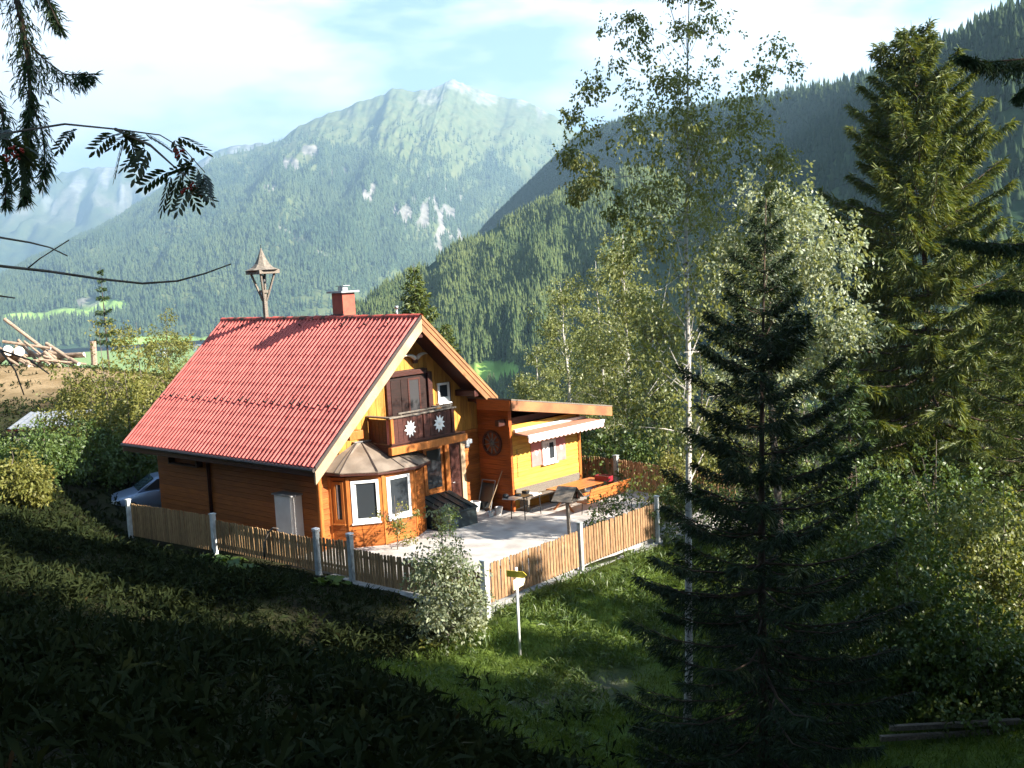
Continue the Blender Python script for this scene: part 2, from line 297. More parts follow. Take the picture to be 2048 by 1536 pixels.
def grid_faces(a, b):
    i = np.arange(a*b).reshape(a, b); return np.stack([i[:-1,:-1], i[1:,:-1], i[1:,1:], i[:-1,1:]], -1).reshape(-1, 4)
_px = None
def topix(P):
    d = np.asarray(P) - CAM; z = d@FW; z = np.where(z > .5, z, np.nan); return 1024 + FPX*(d@RT)/z, 768 - FPX*(d@UP)/z, z
P = np.stack([X.ravel(), Y.ravel(), Z.ravel()], 1)
rr = np.hypot(P[:,0], P[:,1])
A_grass = sstep(6.5, 7.5, P[:,0])*(1-sstep(18, 24, P[:,0]))*sstep(-13, -9, P[:,1])*(1-sstep(12, 20, P[:,1]))
A_path = np.exp(-((P[:,0]-10.6-(P[:,1]+7)*.12)/.75)**2)*sstep(-12, -9.5, P[:,1])*(1-sstep(-5.5, -3.5, P[:,1]))*.8
A_bare = (1-sstep(7, 15, np.hypot(P[:,0]+50, (P[:,1]-8)*.9)))
A_bare = np.maximum(A_bare, .8*(1-sstep(10, 22, np.hypot(P[:,0]+58, P[:,1]-2))))
A_meadow = sstep(140, 420, rr)
me = npmesh('hillside', P, grid_faces(len(gx), len(gy)), dict(grass=A_grass, path=A_path, bare=A_bare, meadow=A_meadow))
tag(link('hillside', me, M_['ground'], smooth=True), kind='structure')
# ------------------------------------------------------------------ mountains
def loft(name, crest, foot, nu, nv, amp, seed, back=1200, prof=1.0, attrs=None, freq=8., label=None):
    crest = np.array([at(*c) for c in crest]); foot = np.array([np.array(f) for f in foot])
    u0 = np.linspace(0, 1, len(crest)); uf = np.linspace(0, 1, len(foot)); u = np.linspace(0, 1, nu)
    Cr = np.stack([np.interp(u, u0, crest[:,i]) for i in range(3)], 1); Fo = np.stack([np.interp(u, uf, foot[:,i]) for i in range(3)], 1)
    Cr[:,2] += (fbm(u*freq*6, u*0+seed, seed, 4)-.5)*amp*.5
    v = np.concatenate([np.linspace(0, 1, nv), 1 + np.linspace(.08, 1, 8)])
    Uu, Vv = np.meshgrid(u, v, indexing='ij'); vc = np.clip(Vv, 0, 1)
    Q = Fo[:,None,:] + (Cr-Fo)[:,None,:]*vc[...,None]
    Q[...,2] = Fo[:,None,2] + (Cr-Fo)[:,None,2]*(vc**prof)
    H = (Cr-Fo).copy(); H[:,2] = 0; H /= np.linalg.norm(H, axis=1)[:,None]
    bk = np.clip(Vv-1, 0, 1)
    Q += H[:,None,:]*(bk*back)[...,None]; Q[...,2] -= bk*(Cr[:,None,2]-Fo[:,None,2]+60)
    w_ = np.sin(np.pi*np.clip(Vv, 0, 1))**.6*(Vv <= 1)
    nn = fbm(Uu*freq+.35*fbm(Uu*9, Vv*5, seed+5), Vv*freq*.22, seed, 5); rid = 1-np.abs(2*nn-1)
    disp = (rid-.6)*amp*2 + (fbm(Uu*freq*4, Vv*freq*1.8, seed+9, 4)-.5)*amp*.7
    Q[...,2] += disp*w_; Q -= H[:,None,:]*(disp*w_*.5)[...,None]
    me = npmesh(name, Q.reshape(-1, 3), grid_faces(nu, len(v)), attrs(Q.reshape(-1, 3), Uu.ravel(), Vv.ravel()) if attrs else None)
    o = tag(link(name, me, M_['mount'], smooth=True), kind='structure')
    return Q[:, :nv], Uu[:, :nv], Vv[:, :nv]
HZ = np.array([-_sy, _cy, 0.])
def footof(px, D, z=-112): q = at(px, 600, D); return (q[0], q[1], z)
def blob(px, py, cx, cy, rx, ry): return np.exp(-(((px-cx)/rx)**2+((py-cy)/ry)**2))
def at_main(Q, u, v):
    px, py, z = topix(Q); px = np.nan_to_num(px); py = np.nan_to_num(py); n = fbm(px*.045, py*.03, 41, 5); n2 = fbm(px*.02, py*.02, 43, 4)
    mead = sstep(390, 620, Q[:,2] + (n2-.5)*460 + (px > 780)*60)
    mead = np.maximum(mead, .75*sstep(.56, .64, fbm(px*.012+py*.010, py*.03, 47, 4))*(py > 360))
    rock = np.zeros(len(px))
    for b in ((850,425,70,45),(880,470,40,40),(580,330,25,16),(670,345,25,14),(735,385,22,22),(620,300,30,12),(545,375,20,15),(925,480,14,25),(1050,400,18,12)): rock = np.maximum(rock, blob(px, py, *b))
    rock = .8*sstep(.48, .78, rock*.70 + (fbm(px*.11, py*.04, 51, 5)-.45)*1.7)*(rock > .05)
    rock = np.maximum(rock, .45*sstep(.58, .70, fbm(px*.05, py*.03, 53, 5))*sstep(800, 950, Q[:,2]))
    rock = np.maximum(rock, np.exp(-((py-455-(px-560)*.62)/5.)**2)*((px > 555) & (px < 680))*.55)
    snow = .3*sstep(960, 1120, Q[:,2] + (n-.5)*600)*(px > 860)
    field = sstep(.45, .6, np.maximum(np.maximum(blob(px, py, 215, 612, 62, 17), blob(px, py, 60, 635, 80, 12)), blob(px, py, 140, 628, 60, 14)))
    field = np.maximum(field, sstep(.5,.6, blob(px, py, 330, 683, 160, 13)))
    rock = np.maximum(rock, .6*sstep(.55,.7, blob(px, py, 175, 605, 38, 14)))
    return dict(meadow=mead, rock=rock, snow=snow, field=field)
def at_far(Q, u, v):
    n = fbm(u*30, v*8, 61, 5); return dict(meadow=.6*sstep(250, 500, Q[:,2]), rock=.5*sstep(.45, .6, n)*sstep(450, 700, Q[:,2]), snow=.4*sstep(.5, .65, fbm(u*40, v*6, 63, 5))*sstep(600, 800, Q[:,2]), field=n*0)
def at_hill(Q, u, v):
    px, py, z = topix(Q); px = np.nan_to_num(px); py = np.nan_to_num(py)
    return dict(meadow=px*0+.0, rock=sstep(.5,.7, np.maximum(blob(px, py, 975, 512, 14, 7), 0))*.8, snow=px*0, field=sstep(.4, .6, np.maximum(blob(px, py, 990, 742, 62, 26), blob(px, py, 1950, 100, 60, 12)*.0)))
loft('far_range', [(a, b, c*1.1) for a, b, c in [(-500,330,9000),(-200,360,9000),(0,395,8800),(80,352,8800),(150,340,8800),(240,330,8800),(300,350,8800),(340,372,8700),(480,400,8500),(700,420,8300)]], [footof(-700,6400),footof(900,6400)], 150, 40, 90, 5, 1000, 1.0, at_far, 14.)
loft('side_shoulder', [(a, b, c*1.2) for a, b, c in [(250,420,6600),(340,360,6600),(420,308,6600),(460,292,6600),(520,286,6600),(600,300,6600),(700,330,6500)]], [footof(100,6000),footof(700,6000)], 70, 24, 40, 8, 900, 1.0, at_far, 8.)
Qm, Um, Vm = loft('main_mountain', [(a, b, c*1.3) for a, b, c in [(-420,760,3300),(-200,655,3500),(0,562,3700),(100,510,3850),(200,462,4000),(300,402,4150),(380,352,4300),(430,318,4400),(500,298,4450),(560,280,4500),(600,254,4500),(650,228,4550),(700,211,4600),(750,196,4650),(790,177,4700),(830,182,4800),(870,176,4950),(905,158,5050),(950,178,5100),(1000,193,5150),(1060,204,5150),(1110,232,5100),(1160,272,5000),(1260,330,4800),(1400,420,4500)]],
    [footof(a, c*1.25, -112) for a, c in ((-300,1900),(0,2000),(250,2050),(450,2100),(650,2200),(800,2600),(950,3100),(1150,3500))], 460, 170, 52, 11, 1600, 1.0, at_main, 11.)
crB0 = [(960,500,3700),(1000,430,3600),(1090,342,3300),(1160,272,3000),(1250,238,2600),(1400,215,2200),(1560,188,1750),(1660,172,1500),(1750,150,1300),(1840,112,1120),(1900,85,1000),(1980,45,880),(2060,15,790),(2250,-20,650),(2450,60,600),(2700,300,560),(3200,480,520),(4200,620,460)]
crB = [(a, b, c*.62) for a, b, c in crB0]; fB = []
for c in crB:
    q = at(*c); h = q[2]+45; f = q - _r0*(h/math.tan(math.radians(43))) - HZ*h*.25; fB.append((f[0], f[1], -45))
Qb, Ub, Vb = loft('dark_ridge', crB, fB, 220, 70, 8, 21, 400, 1.0, at_hill, 9.)
Qd, Ud, Vd = loft('forested_hill', [(a, b, c*.82) for a, b, c in [(560,720,1000),(640,668,1020),(700,630,1040),(760,585,1050),(800,560,1060),(870,520,1070),(960,472,1070),(1060,420,1060),(1160,372,1040),(1250,345,1010),(1350,360,970),(1430,450,900),(1520,600,800),(1640,720,700)]],
    [footof(a, c*.82, -68) for a, c in ((500,640),(720,620),(880,590),(1000,560),(1150,520),(1350,480),(1700,440))], 200, 80, 11, 31, 400, .95, at_hill, 9.)
# forests: many conifers as one mass
def cones(name, P, H, R, tiers, sides, mname, label, seed):
    g = np.random.default_rng(seed); n = len(P); V = []; T = []; rn = []; off = 0
    for k in range(tiers):
        a = np.linspace(0, 2*np.pi, sides, endpoint=False)
        z0 = .06 + .86*k/tiers; z1 = min(1, z0 + 1.25/tiers) if k < tiers-1 else 1.0; r = (1-k/tiers)**.85
        ang = a[None,:] + g.random((n,1))*6.28; R = R*(.8+.4*g.random(n)) if k == 0 else R; rad = R[:,None]*r*(.6+.75*g.random((n,sides)))
        ring = np.stack([P[:,None,0]+np.cos(ang)*rad, P[:,None,1]+np.sin(ang)*rad, P[:,None,2]+H[:,None]*(z0+(g.random((n,sides))-.5)*.08)], -1)
        tip = np.stack([P[:,0]+(g.random(n)-.5)*R*.2, P[:,1], P[:,2]+H*z1], -1)[:,None,:]
        vv = np.concatenate([ring, tip], 1); V.append(vv.reshape(-1, 3)); base = off + np.arange(n)[:,None]*(sides+1); j = np.arange(sides)
        T.append(np.stack([base+j, base+(j+1) % sides, np.broadcast_to(base+sides, (n,sides))], -1).reshape(-1, 3)); off += n*(sides+1)
        rn.append(np.repeat(np.clip(.45*g.random(n)+.9*(fbm(P[:,0]/H.mean()*.12, P[:,1]/H.mean()*.12, seed, 4)-.22), 0, 1), sides+1) if k == 0 else rn[0])
    me = npmesh(name, np.concatenate(V), np.concatenate(T), dict(rnd=np.concatenate(rn)))
    return tag(link(name, me, M_[mname]), label, 'forest', kind='stuff')
def scatter(Q, n, seed, keep):
    g = np.random.default_rng(seed); a, b = Q.shape[:2]
    # area weighting per cell
    e1 = Q[1:,:-1]-Q[:-1,:-1]; e2 = Q[:-1,1:]-Q[:-1,:-1]; ar = np.linalg.norm(np.cross(e1, e2), axis=-1).ravel(); c = g.choice(len(ar), n, p=ar/ar.sum())
    i, j = np.divmod(c, b-1); s, t = g.random(n), g.random(n)
    p = Q[i,j]*((1-s)*(1-t))[:,None] + Q[i+1,j]*(s*(1-t))[:,None] + Q[i,j+1]*((1-s)*t)[:,None] + Q[i+1,j+1]*(s*t)[:,None]
    px, py, z = topix(p); ok = keep(p, px, py, z) & (px > -120) & (px < 2200) & (py > -60) & (py < 1000)
    return p[ok]
def keep_d(p, px, py, z): return ~((blob(px, py, 990, 745, 62, 26) > .45)) & (p[:,2] > -80) & (blob(px, py, 975, 512, 14, 7) < .5) & (fbm(px*.03, py*.03, 5, 3) + .15*g_.random(len(px)) > .44)
g_ = np.random.default_rng(5); pd = scatter(Qd, 34000, 3, keep_d); hh = 3.2+6.4*g_.random(len(pd))**1.3
cones('hill_forest', pd - [0,0,.6], hh, hh*.17, 3, 6, 'forest', 'dense spruce forest covering the sunlit hill behind the chalet', 1)
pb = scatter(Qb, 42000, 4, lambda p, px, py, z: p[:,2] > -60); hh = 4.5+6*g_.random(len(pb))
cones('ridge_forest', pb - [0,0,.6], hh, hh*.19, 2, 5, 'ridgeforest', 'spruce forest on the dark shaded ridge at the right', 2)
def keep_m(p, px, py, z):
    a = at_main(p, None, None); return (p[:,2] < 730) & (a['rock'] < .35) & (a['field'] < .3) & (g_.random(len(p)) > a['meadow']*.97)
pm = scatter(Qm, 85000, 6, keep_m); hh = 18+15*g_.random(len(pm))
cones('mountain_forest', pm - [0,0,1], hh, hh*.2, 2, 5, 'farforest', 'hazy conifer forest over the lower slopes of the main mountain', 3)
# ------------------------------------------------------------------ tree builders
def unit(a): return a/np.maximum(np.linalg.norm(a, axis=-1, keepdims=True), 1e-9)
def blades(P, D, L, Wd, g, bend=0., fan=1):
    """flat pointed leaves/shoots: base P, direction D, length L, width Wd -> verts, quads, rnd"""
    n = len(P); D = unit(D); ra = unit(np.cross(D, unit(g.normal(size=(n,3))))); L = np.broadcast_to(L, n)[:,None]; Wd = np.broadcast_to(Wd, n)[:,None]
    mid = P + D*L*.48; tip = P + D*L; tip = tip - np.array([0,0,1])*L*bend
    V = np.stack([P, mid+ra*Wd*.5, tip, mid-ra*Wd*.5], 1).reshape(-1, 3); return V, np.arange(4*n).reshape(n, 4), np.repeat(g.random(n), 4)
def joinq(parts):
    V = []; Q = []; R = []; o = 0
    for v, q, r in parts: V.append(v); Q.append(q+o); R.append(r); o += len(v)
    return np.concatenate(V), np.concatenate(Q), np.concatenate(R)
def foliage(name, parts, mname, parent):
    V, Q, R = joinq(parts); me = npmesh(name, V, Q, dict(rnd=np.clip(R, 0, 1))); return link(name, me, M_[mname], parent)
def spruce(label, base, H, R, seed, mname='spruce', start=.06, dens=1., shoot=(.16,.30), sw=.035, whorl=.42, droop=.35, group=None, lean=(0,0), name='spruce_tree', top_sparse=0., power=.8, trunk_r=None, nb=6, only=None):
    g = np.random.default_rng(seed); root = thing(name, label, 'tree', tuple(base), 0, group)
    tr = trunk_r or .011*H+.03; k = 12
    tp = [np.array([lean[0]*s*s, lean[1]*s*s, H*s]) for s in np.linspace(0, 1, k)]
    mbt = MB(); mbt.tube([tuple(q) for q in tp], [max(tr*(1-s)**.9, .008) for s in np.linspace(0, 1, k)], 8); mbt.build('trunk', M_['bark'], root, smooth=True)
    limbs = MB(); parts = []; h = start*H
    while h < H*.985:
        f = h/H; ln = R*(1-f)**power*(.55+.45*min(1, f/.12)); n = nb if f < .8 else 5
        a0 = g.random()*6.28
        for j in range(n):
            a = a0 + 6.28*j/n + g.normal()*.25; L = max(ln*(.68+.45*g.random()), .12); h2 = h + g.normal()*.08*whorl
            dirh = np.array([math.cos(a), math.sin(a), 0]); s = np.linspace(0, 1, 7)
            if only is not None and not only(dirh, f): continue
            up0 = (-.25 - droop*(1-f) + .75*f)
            z = h2 + L*(up0*s + (.30+.25*(1-f))*s*s*.9)
            o = np.array([lean[0]*f*f, lean[1]*f*f, 0]); side = np.array([-dirh[1], dirh[0], 0]); wob = g.normal()*.08*L
            C_ = o + dirh*(s*L)[:,None] + side*(wob*s*s)[:,None]; C_[:,2] = z
            if L > .45: limbs.tube([tuple(q) for q in C_[[0,2,4,6]]], [max(.010*L+.004, .006)*q for q in (1,.75,.45,.15)], 4, False)
            m_ = int(max(6, L*34*dens)); ss = g.random(m_)**.75*.97+.03
            B = np.stack([np.interp(ss, s, C_[:,i]) for i in range(3)], 1)
            tang = unit(C_[-1]-C_[0])
            # side twigs carrying shoots, longer in the middle of the branch
            tl = L*.30*(1.05-ss)*(.35+.65*np.minimum(1, ss/.25)) + .05
            sg = np.where(g.random(m_) < .5, 1., -1.)[:,None]
            td = unit(side*sg*(.75+.3*g.random((m_,1))) + tang*.75 + np.array([0,0,-1])*(.15+.75*droop*g.random((m_,1))) + g.normal(size=(m_,3))*.16)
            r_ = 3
            for q in range(r_):
                tpos = B + td*(tl*(q+.3)/r_)[:,None]
                sd_ = unit(td + g.normal(size=(m_,3))*.42 + np.array([0,0,-.22]))
                l_ = g.uniform(shoot[0], shoot[1], m_)*(.65+.35*min(1, L))
                parts.append(blades(tpos, sd_, l_, sw*(.8+.5*g.random(m_)), g, .12))
        h += whorl*(.75+.5*g.random())*(1.0 if f < .7 else .75)
    # leader
    parts.append(blades(np.array([[lean[0], lean[1], H*.94]])+g.normal(size=(14,3))*[.01,.01,.12], g.normal(size=(14,3))*.35+[0,0,1], .22, sw, g))
    if limbs.v: limbs.build('limbs', M_['bark'], root)['kind'] = 'stuff'
    foliage('crown', parts, mname, root)
    return root
def leafy(label, base, H, blobs, nleaf, leaf, seed, mname, bark='greybark', trunk=None, tr=.08, name='tree', cat='tree', group=None, droop=.3, twig=8, aspect=.6, limbs=True, clump=14):
    """blobs: list of (x,y,z, rx,ry,rz, weight) relative to base"""
    g = np.random.default_rng(seed); root = thing(name, label, cat, tuple(base), 0, group); parts = []
    B = np.array([b[:6] for b in blobs]); wt = np.array([b[6] if len(b) > 6 else b[3]*b[4]*b[5] for b in blobs]); wt = wt/wt.sum()
    trunk = trunk or [(0,0,-.1), (.03*H*(g.random()-.5),.03*H*(g.random()-.5),H*.5), (0,0,H)]
    tp = np.array(trunk, float); s0 = np.linspace(0, 1, len(tp)); s = np.linspace(0, 1, 9); TP = np.stack([np.interp(s, s0, tp[:,i]) for i in range(3)], 1); TP[1:-1,:2] += g.normal(size=(7,2))*tr*.3
    MB().tube([tuple(q) for q in TP], [max(tr*(1-q)**.8, .006) for q in s], 8).build('trunk', M_[bark], root, smooth=True)
    lm = MB(); ntw = max(4, nleaf//twig); bi = g.choice(len(B), ntw, p=wt)
    nc = max(10, int(ntw/clump)); ci = g.choice(len(B), nc, p=wt); dc = unit(g.normal(size=(nc,3))); cc_ = B[ci,:3] + dc*B[ci,3:6]*(g.random(nc)**.40)[:,None]
    k = g.integers(nc, size=ntw); rc = (.20+.22*g.random(nc))*B[ci,3:6].mean(1); off = g.normal(size=(ntw,3))*.55; tw = cc_[k] + off*rc[k][:,None]*np.array([1,1,.8]); d = unit(dc[k]*.6 + off)
    # leaves strung along every drooping twig
    idx = np.repeat(np.arange(ntw), twig); n = len(idx); q_ = np.tile(np.arange(twig)/twig, ntw)
    td = unit(d + np.array([0,0,-droop*1.6]) + g.normal(size=(ntw,3))*.35); tl = leaf*(1.6+1.6*g.random(ntw))
    lp = tw[idx] + td[idx]*(tl[idx]*q_)[:,None] + g.normal(size=(n,3))*leaf*.45; ld = unit(g.normal(size=(n,3))*.8 + td[idx]*.7 + np.array([0,0,-droop]))
    l_ = leaf*(.7+.6*g.random(n)); parts.append(blades(lp, ld, l_, l_*aspect, g, .1))
    # shade of colour per twig as well as per leaf
    v, q, r = parts[0]; r = np.repeat(np.clip(.35*g.random(nc)[k][idx]+.25*g.random(ntw)[idx]+.4*g.random(n), 0, 1), 4); parts[0] = (v, q, r)
    if limbs:
        nl = min(70, 8*len(B)+10)
        for k in range(nl):
            t = tw[g.integers(ntw)]; zs = np.clip((t[2]-np.hypot(t[0], t[1])*.8 - TP[0,2])/(TP[-1,2]-TP[0,2]), .12, .95); st = np.array([np.interp(zs, s, TP[:,i]) for i in range(3)])
            mid = (st+t)/2 + np.array([0,0,.08*H*g.random()*.5]) + g.normal(size=3)*.03*H*.3; r0 = max(.35*tr*(1-zs), .006)
            lm.tube([tuple(st), tuple(mid), tuple(t)], [r0, r0*.6, .003], 4, False)
        lm.build('limbs', M_[bark], root)['kind'] = 'stuff'
    foliage('crown', parts, mname, root)
    return root
# ------------------------------------------------------------------ chalet
G, HW, XL, YE, ZE, ZR = -.976, 3.61, -10.0, 4.375, 2.7085, 6.7
SLP = (ZR-ZE)/YE; PHI = math.atan(SLP); SLEN = math.hypot(ZR-ZE, YE)
def roof_z(y): return ZR - SLP*abs(y)
ch = thing('chalet', 'orange timber chalet with red tiled roof, balcony and bay window', 'house', (-5, 0, 0))
def P_(mb, name, mat_, par=None, bevel=0, smooth=False, lab=None):
    """build in world coordinates under a parent that stands somewhere else"""
    par = par or ch; o = mb.build(name, mat_, par, bevel, smooth)
    bpy.context.view_layer.update() if False else None
    o.matrix_parent_inverse = inv(par)
    if lab: o['label'] = lab
    return o
_inv = {}
def wm(o):
    L = Matrix.LocRotScale(o.location, o.rotation_euler, o.scale)
    return L if o.parent is None else wm(o.parent) @ o.matrix_parent_inverse @ L
def inv(o): return wm(o).inverted()
def put(src, par, M4):
    """a piece sharing the mesh of src, placed at world matrix M4 under par"""
    c = bpy.data.objects.new(src.name.split('.')[0], src.data); COL.objects.link(c); c.parent = par; c.matrix_parent_inverse = inv(par)
    c.matrix_basis = M4
    return c
# walls with their planks
def planks_h(wall, y_or_x, a0, a1, z0, z1, axis_, nrm, mname, hgt=.165, skip=None):
    z = z0; k = 0
    while z < z1-.02:
        zt = min(z+hgt, z1) - .010; e = .026 + .005*((k*7) % 3)
        mb = MB()
        segs = skip(z, zt) if skip else [(a0, a1)]
        for s0, s1 in segs:
            if axis_ == 'x': mb.prism([(s0, y_or_x, z), (s0, y_or_x+nrm*e, z), (s0, y_or_x+nrm*(e-.008), zt), (s0, y_or_x, zt)], (s1-s0, 0, 0))
            else: mb.prism([(y_or_x, s0, z), (y_or_x+nrm*e, s0, z), (y_or_x+nrm*(e-.008), s0, zt), (y_or_x, s0, zt)], (0, s1-s0, 0))
        if mb.v: P_(mb, 'plank', M_[mname], wall)
        z += hgt; k += 1
w1 = P_(MB().box((XL, -HW, -.3), (G-.002, -HW+.15, 2.75)), 'long_wall', M_['plank'])
planks_h(w1, -HW, XL, G, -.28, 2.72, 'x', -1, 'plank')
w2 = P_(MB().prism([(G-.15, -HW+.152, -.3), (G-.15, HW, -.3), (G-.15, HW, roof_z(HW)-.3), (G-.15, 0, ZR-.3), (G-.15, -HW+.152, roof_z(HW)-.3)], (.15, 0, 0)), 'gable_wall', M_['plank_v'])
planks_h(w2, G, -HW, 3.16, -.28, 2.6, 'y', 1, 'plank')
P_(MB().box((G, -HW, 2.61), (G+.05, 3.16, 2.72)), 'floor_beam', M_['trim'], w2)
y = -3.58; k = 0
while y < 3.4:
    y1 = y+.152; zt = min(roof_z(y), roof_z(y1))-.26; e = .028 if k % 2 else .020
    if zt > 2.75: P_(MB().prism([(G, y, 2.725), (G, y1, 2.725), (G, y1, roof_z(y1)-.26), (G, y, roof_z(y)-.26)], (e, 0, 0)), 'board', M_['plank_v'], w2)
    y += .158; k += 1
P_(MB().box((XL, -HW+.15, -.3), (XL+.15, HW, 2.75)).prism([(XL, -HW, 2.75), (XL, HW, 2.75), (XL, 0, ZR-.3)], (.15, 0, 0)), 'rear_gable_wall', M_['plank'])
P_(MB().box((XL+.15, HW-.15, -.3), (G-.15, HW, 2.75)), 'far_wall', M_['plank'])
P_(MB().box((G-.03, -HW-.05, -.3), (G+.055, -HW+.10, 2.55)), 'corner_post', M_['trim'])
# roof
rf = P_(MB().prism([(-10.9, -YE+.02, ZE-.07), (-10.9, 0, ZR-.07), (-10.9, 0, ZR-.27), (-10.9, -YE+.02, ZE-.27)], (10.86, 0, 0)), 'roof', M_['brown'], lab='steep red tiled roof with mossy patches')
P_(MB().prism([(-10.9, 0, ZR-.07), (-10.9, 3.22, roof_z(3.22)-.07), (-10.9, 3.22, roof_z(3.22)-.27), (-10.9, 0, ZR-.27)], (10.86, 0, 0)), 'rear_slope', M_['brown'], rf)
def tile_mesh(w, l):
    pr = [(0,.0),(.2,.006),(.36,.072),(.5,.100),(.64,.072),(.8,.006),(1,.0)]; mb = MB(); n = len(pr)
    V = [(p[0]*w, 0, p[1]+.008) for p in pr] + [(p[0]*w, l, p[1]) for p in pr] + [(p[0]*w, .012, p[1]-.004) for p in pr]
    mb.add(V, [(i, i+1, n+i+1, n+i) for i in range(n-1)] + [(2*n+i, 2*n+i+1, i+1, i) for i in range(n-1)]); return mb
NC, NRW = 54, 14; TW = 10.9/NC; TL = SLEN/NRW
tb = tile_mesh(TW, TL*1.06); t_ob = None
RX = Matrix.Rotation(PHI, 4, 'X')
cnt = 0; rest = MB(); order = sorted([(c, r) for c in range(NC) for r in range(NRW)], key=lambda q: -q[0]*TW - (NRW-q[1])*TL*.35)
pick = set(order[:300])
for c in range(NC):
    for r in range(NRW):
        s = r*TL; jx = random.gauss(0, .004); M4 = Matrix.Translation((-10.9+c*TW+jx, -YE+s*math.cos(PHI), ZE-.06+s*math.sin(PHI)+random.gauss(0, .003))) @ RX @ Matrix.Rotation(random.gauss(0, .006), 4, 'Z')
        if (c, r) in pick:
            if t_ob is None: t_ob = P_(tb, 'tile', M_['tile'], rf, smooth=False); t_ob.matrix_basis = M4
            else: put(t_ob, rf, M4)
        else: rest.add([tuple(M4 @ Vector(q)) for q in tb.v], tb.f)
o = P_(rest, 'distant_tiles', M_['tile'], rf); o['kind'] = 'stuff'
rest = MB(); RX2 = Matrix.Rotation(math.pi, 4, 'Z')
for c in range(NC):
    for r in range(10):
        s = SLEN - (r+1)*TL
        M4 = Matrix.Translation((-10.9+(c+1)*TW, YE-s*math.cos(PHI), ZE-.06+s*math.sin(PHI))) @ RX2 @ RX; rest.add([tuple(M4 @ Vector(q)) for q in tb.v], tb.f)
o = P_(rest, 'rear_tiles', M_['tile'], rf); o['kind'] = 'stuff'
rt = None
for i in range(27):
    if rt is None:
        mb = MB(); n = 7; V = []
        for x_, k_ in ((0, 1.), (.42, .9)):
            for j in range(n): a = math.pi*(-.08+1.16*j/(n-1)); V.append((x_, math.cos(a)*.115*k_, math.sin(a)*.10*k_-.03))
        mb.add(V, [(j, j+1, n+j+1, n+j) for j in range(n-1)]); rt = P_(mb, 'ridge_tile', M_['ridgetile'], rf, smooth=True); rt.matrix_basis = Matrix.Translation((-10.9, 0, ZR+.0))
    else: put(rt, rf, Matrix.Translation((-10.9+i*.404, 0, ZR+.0+random.gauss(0, .006))))
# gutters, verge, barge boards
P_(MB().tube([(-10.92, -YE-.05, ZE-.08), (.0, -YE-.05, ZE-.10)], .065, 8), 'gutter', M_['lead'], rf)
P_(MB().box((-10.9, -YE-.02, ZE-.30), (-.02, -YE+.03, ZE-.05)), 'eave_board', M_['brown'], rf)
def slope_board(x0, x1, sgn, ya, yb, top, bot):
    return MB().prism([(x0, sgn*ya, roof_z(ya)+top), (x0, sgn*yb, roof_z(yb)+top), (x0, sgn*yb, roof_z(yb)+bot), (x0, sgn*ya, roof_z(ya)+bot)], (x1-x0, 0, 0))
P_(slope_board(-.03, .03, -1, 0, YE+.02, .03, -.09), 'verge_flashing', M_['lead'], rf)
P_(slope_board(-.035, .045, -1, 0.001, YE+.05, -.095, -.47), 'barge_board', M_['barge'], rf, .01, lab='pale weathered barge board on the near verge')
P_(slope_board(-.03, .06, 1, 0.0, 3.18, .03, -.07), 'verge_board', M_['barge2'], rf)
P_(slope_board(-.035, .035, 1, 0.002, 3.16, -.075, -.24), 'verge_board', M_['barge2'], rf)
P_(slope_board(-.04, .01, 1, 0.002, 3.14, -.245, -.47), 'barge_board', M_['barge2'], rf, lab='orange brown barge board on the far verge')
P_(slope_board(-10.94, -10.88, -1, 0, YE+.02, .02, -.32), 'barge_board', M_['barge'], rf)
P_(MB().box((G-.1, -3.02, 3.24), (-.07, -2.50, 3.50)), 'purlin', M_['trim'], rf, .015)
for yy in (0.0, 2.3):
    z = roof_z(yy)-.48; P_(MB().box((G-.1, yy-.09, z-.2), (-.06, yy+.09, z)), 'purlin', M_['brown'], rf, .01)
# soffit boards
P_(slope_board(G, -.045, -1, .09, YE, -.275, -.30), 'soffit', M_['plank_v'], rf); P_(slope_board(G, -.045, 1, .09, 3.1, -.275, -.30), 'soffit', M_['brown'], rf)
# snow hooks
hk = None
for sfrac, n, jit in ((.36, 22, .0), (.93, 9, .5)):
    for i in range(n):
        x = -10.6 + (10.3)*(i+.5*jit)/n + (5.0*(i/n)*0 if jit == 0 else 0); y_ = -YE*(1-sfrac); M4 = Matrix.Translation((x, y_, roof_z(y_)+.05)) @ RX
        if hk is None: hk = P_(MB().box((-.04, -.02, -.02), (.04, .0, .075)).box((-.012, 0, -.01), (.012, .18, .01)), 'snow_hook', M_['lead'], rf); hk.matrix_basis = M4
        else: put(hk, rf, M4)
# chimney
cb = P_(MB().box((-4.30, .0, 6.2), (-3.74, .52, 7.50)), 'chimney', M_['chimney'], rf, .01)
P_(MB().box((-4.42, -.12, 7.501), (-3.62, .64, 7.565)), 'chimney_cap', M_['zinc'], cb)
P_(MB().box((-4.14, .16, 7.566), (-3.90, .38, 7.70)).bar((-4.22, .27, 7.72), (-3.82, .27, 7.735), .3, .02), 'chimney_cowl', M_['zinc'], cb)
P_(MB().box((-4.34, -.04, 6.55), (-3.70, -.002, 6.80)).box((-3.739, .0, 6.5), (-3.70, .52, 6.76)), 'chimney_flashing', M_['lead'], cb)
P_(MB().tube([(-1.2, .1, 6.6), (-1.2, .1, 6.93)], .035, 8).tube([(-1.2, .1, 6.93), (-1.2, .1, 7.02)], .06, 8), 'vent_pipe', M_['zinc'], rf, smooth=True)
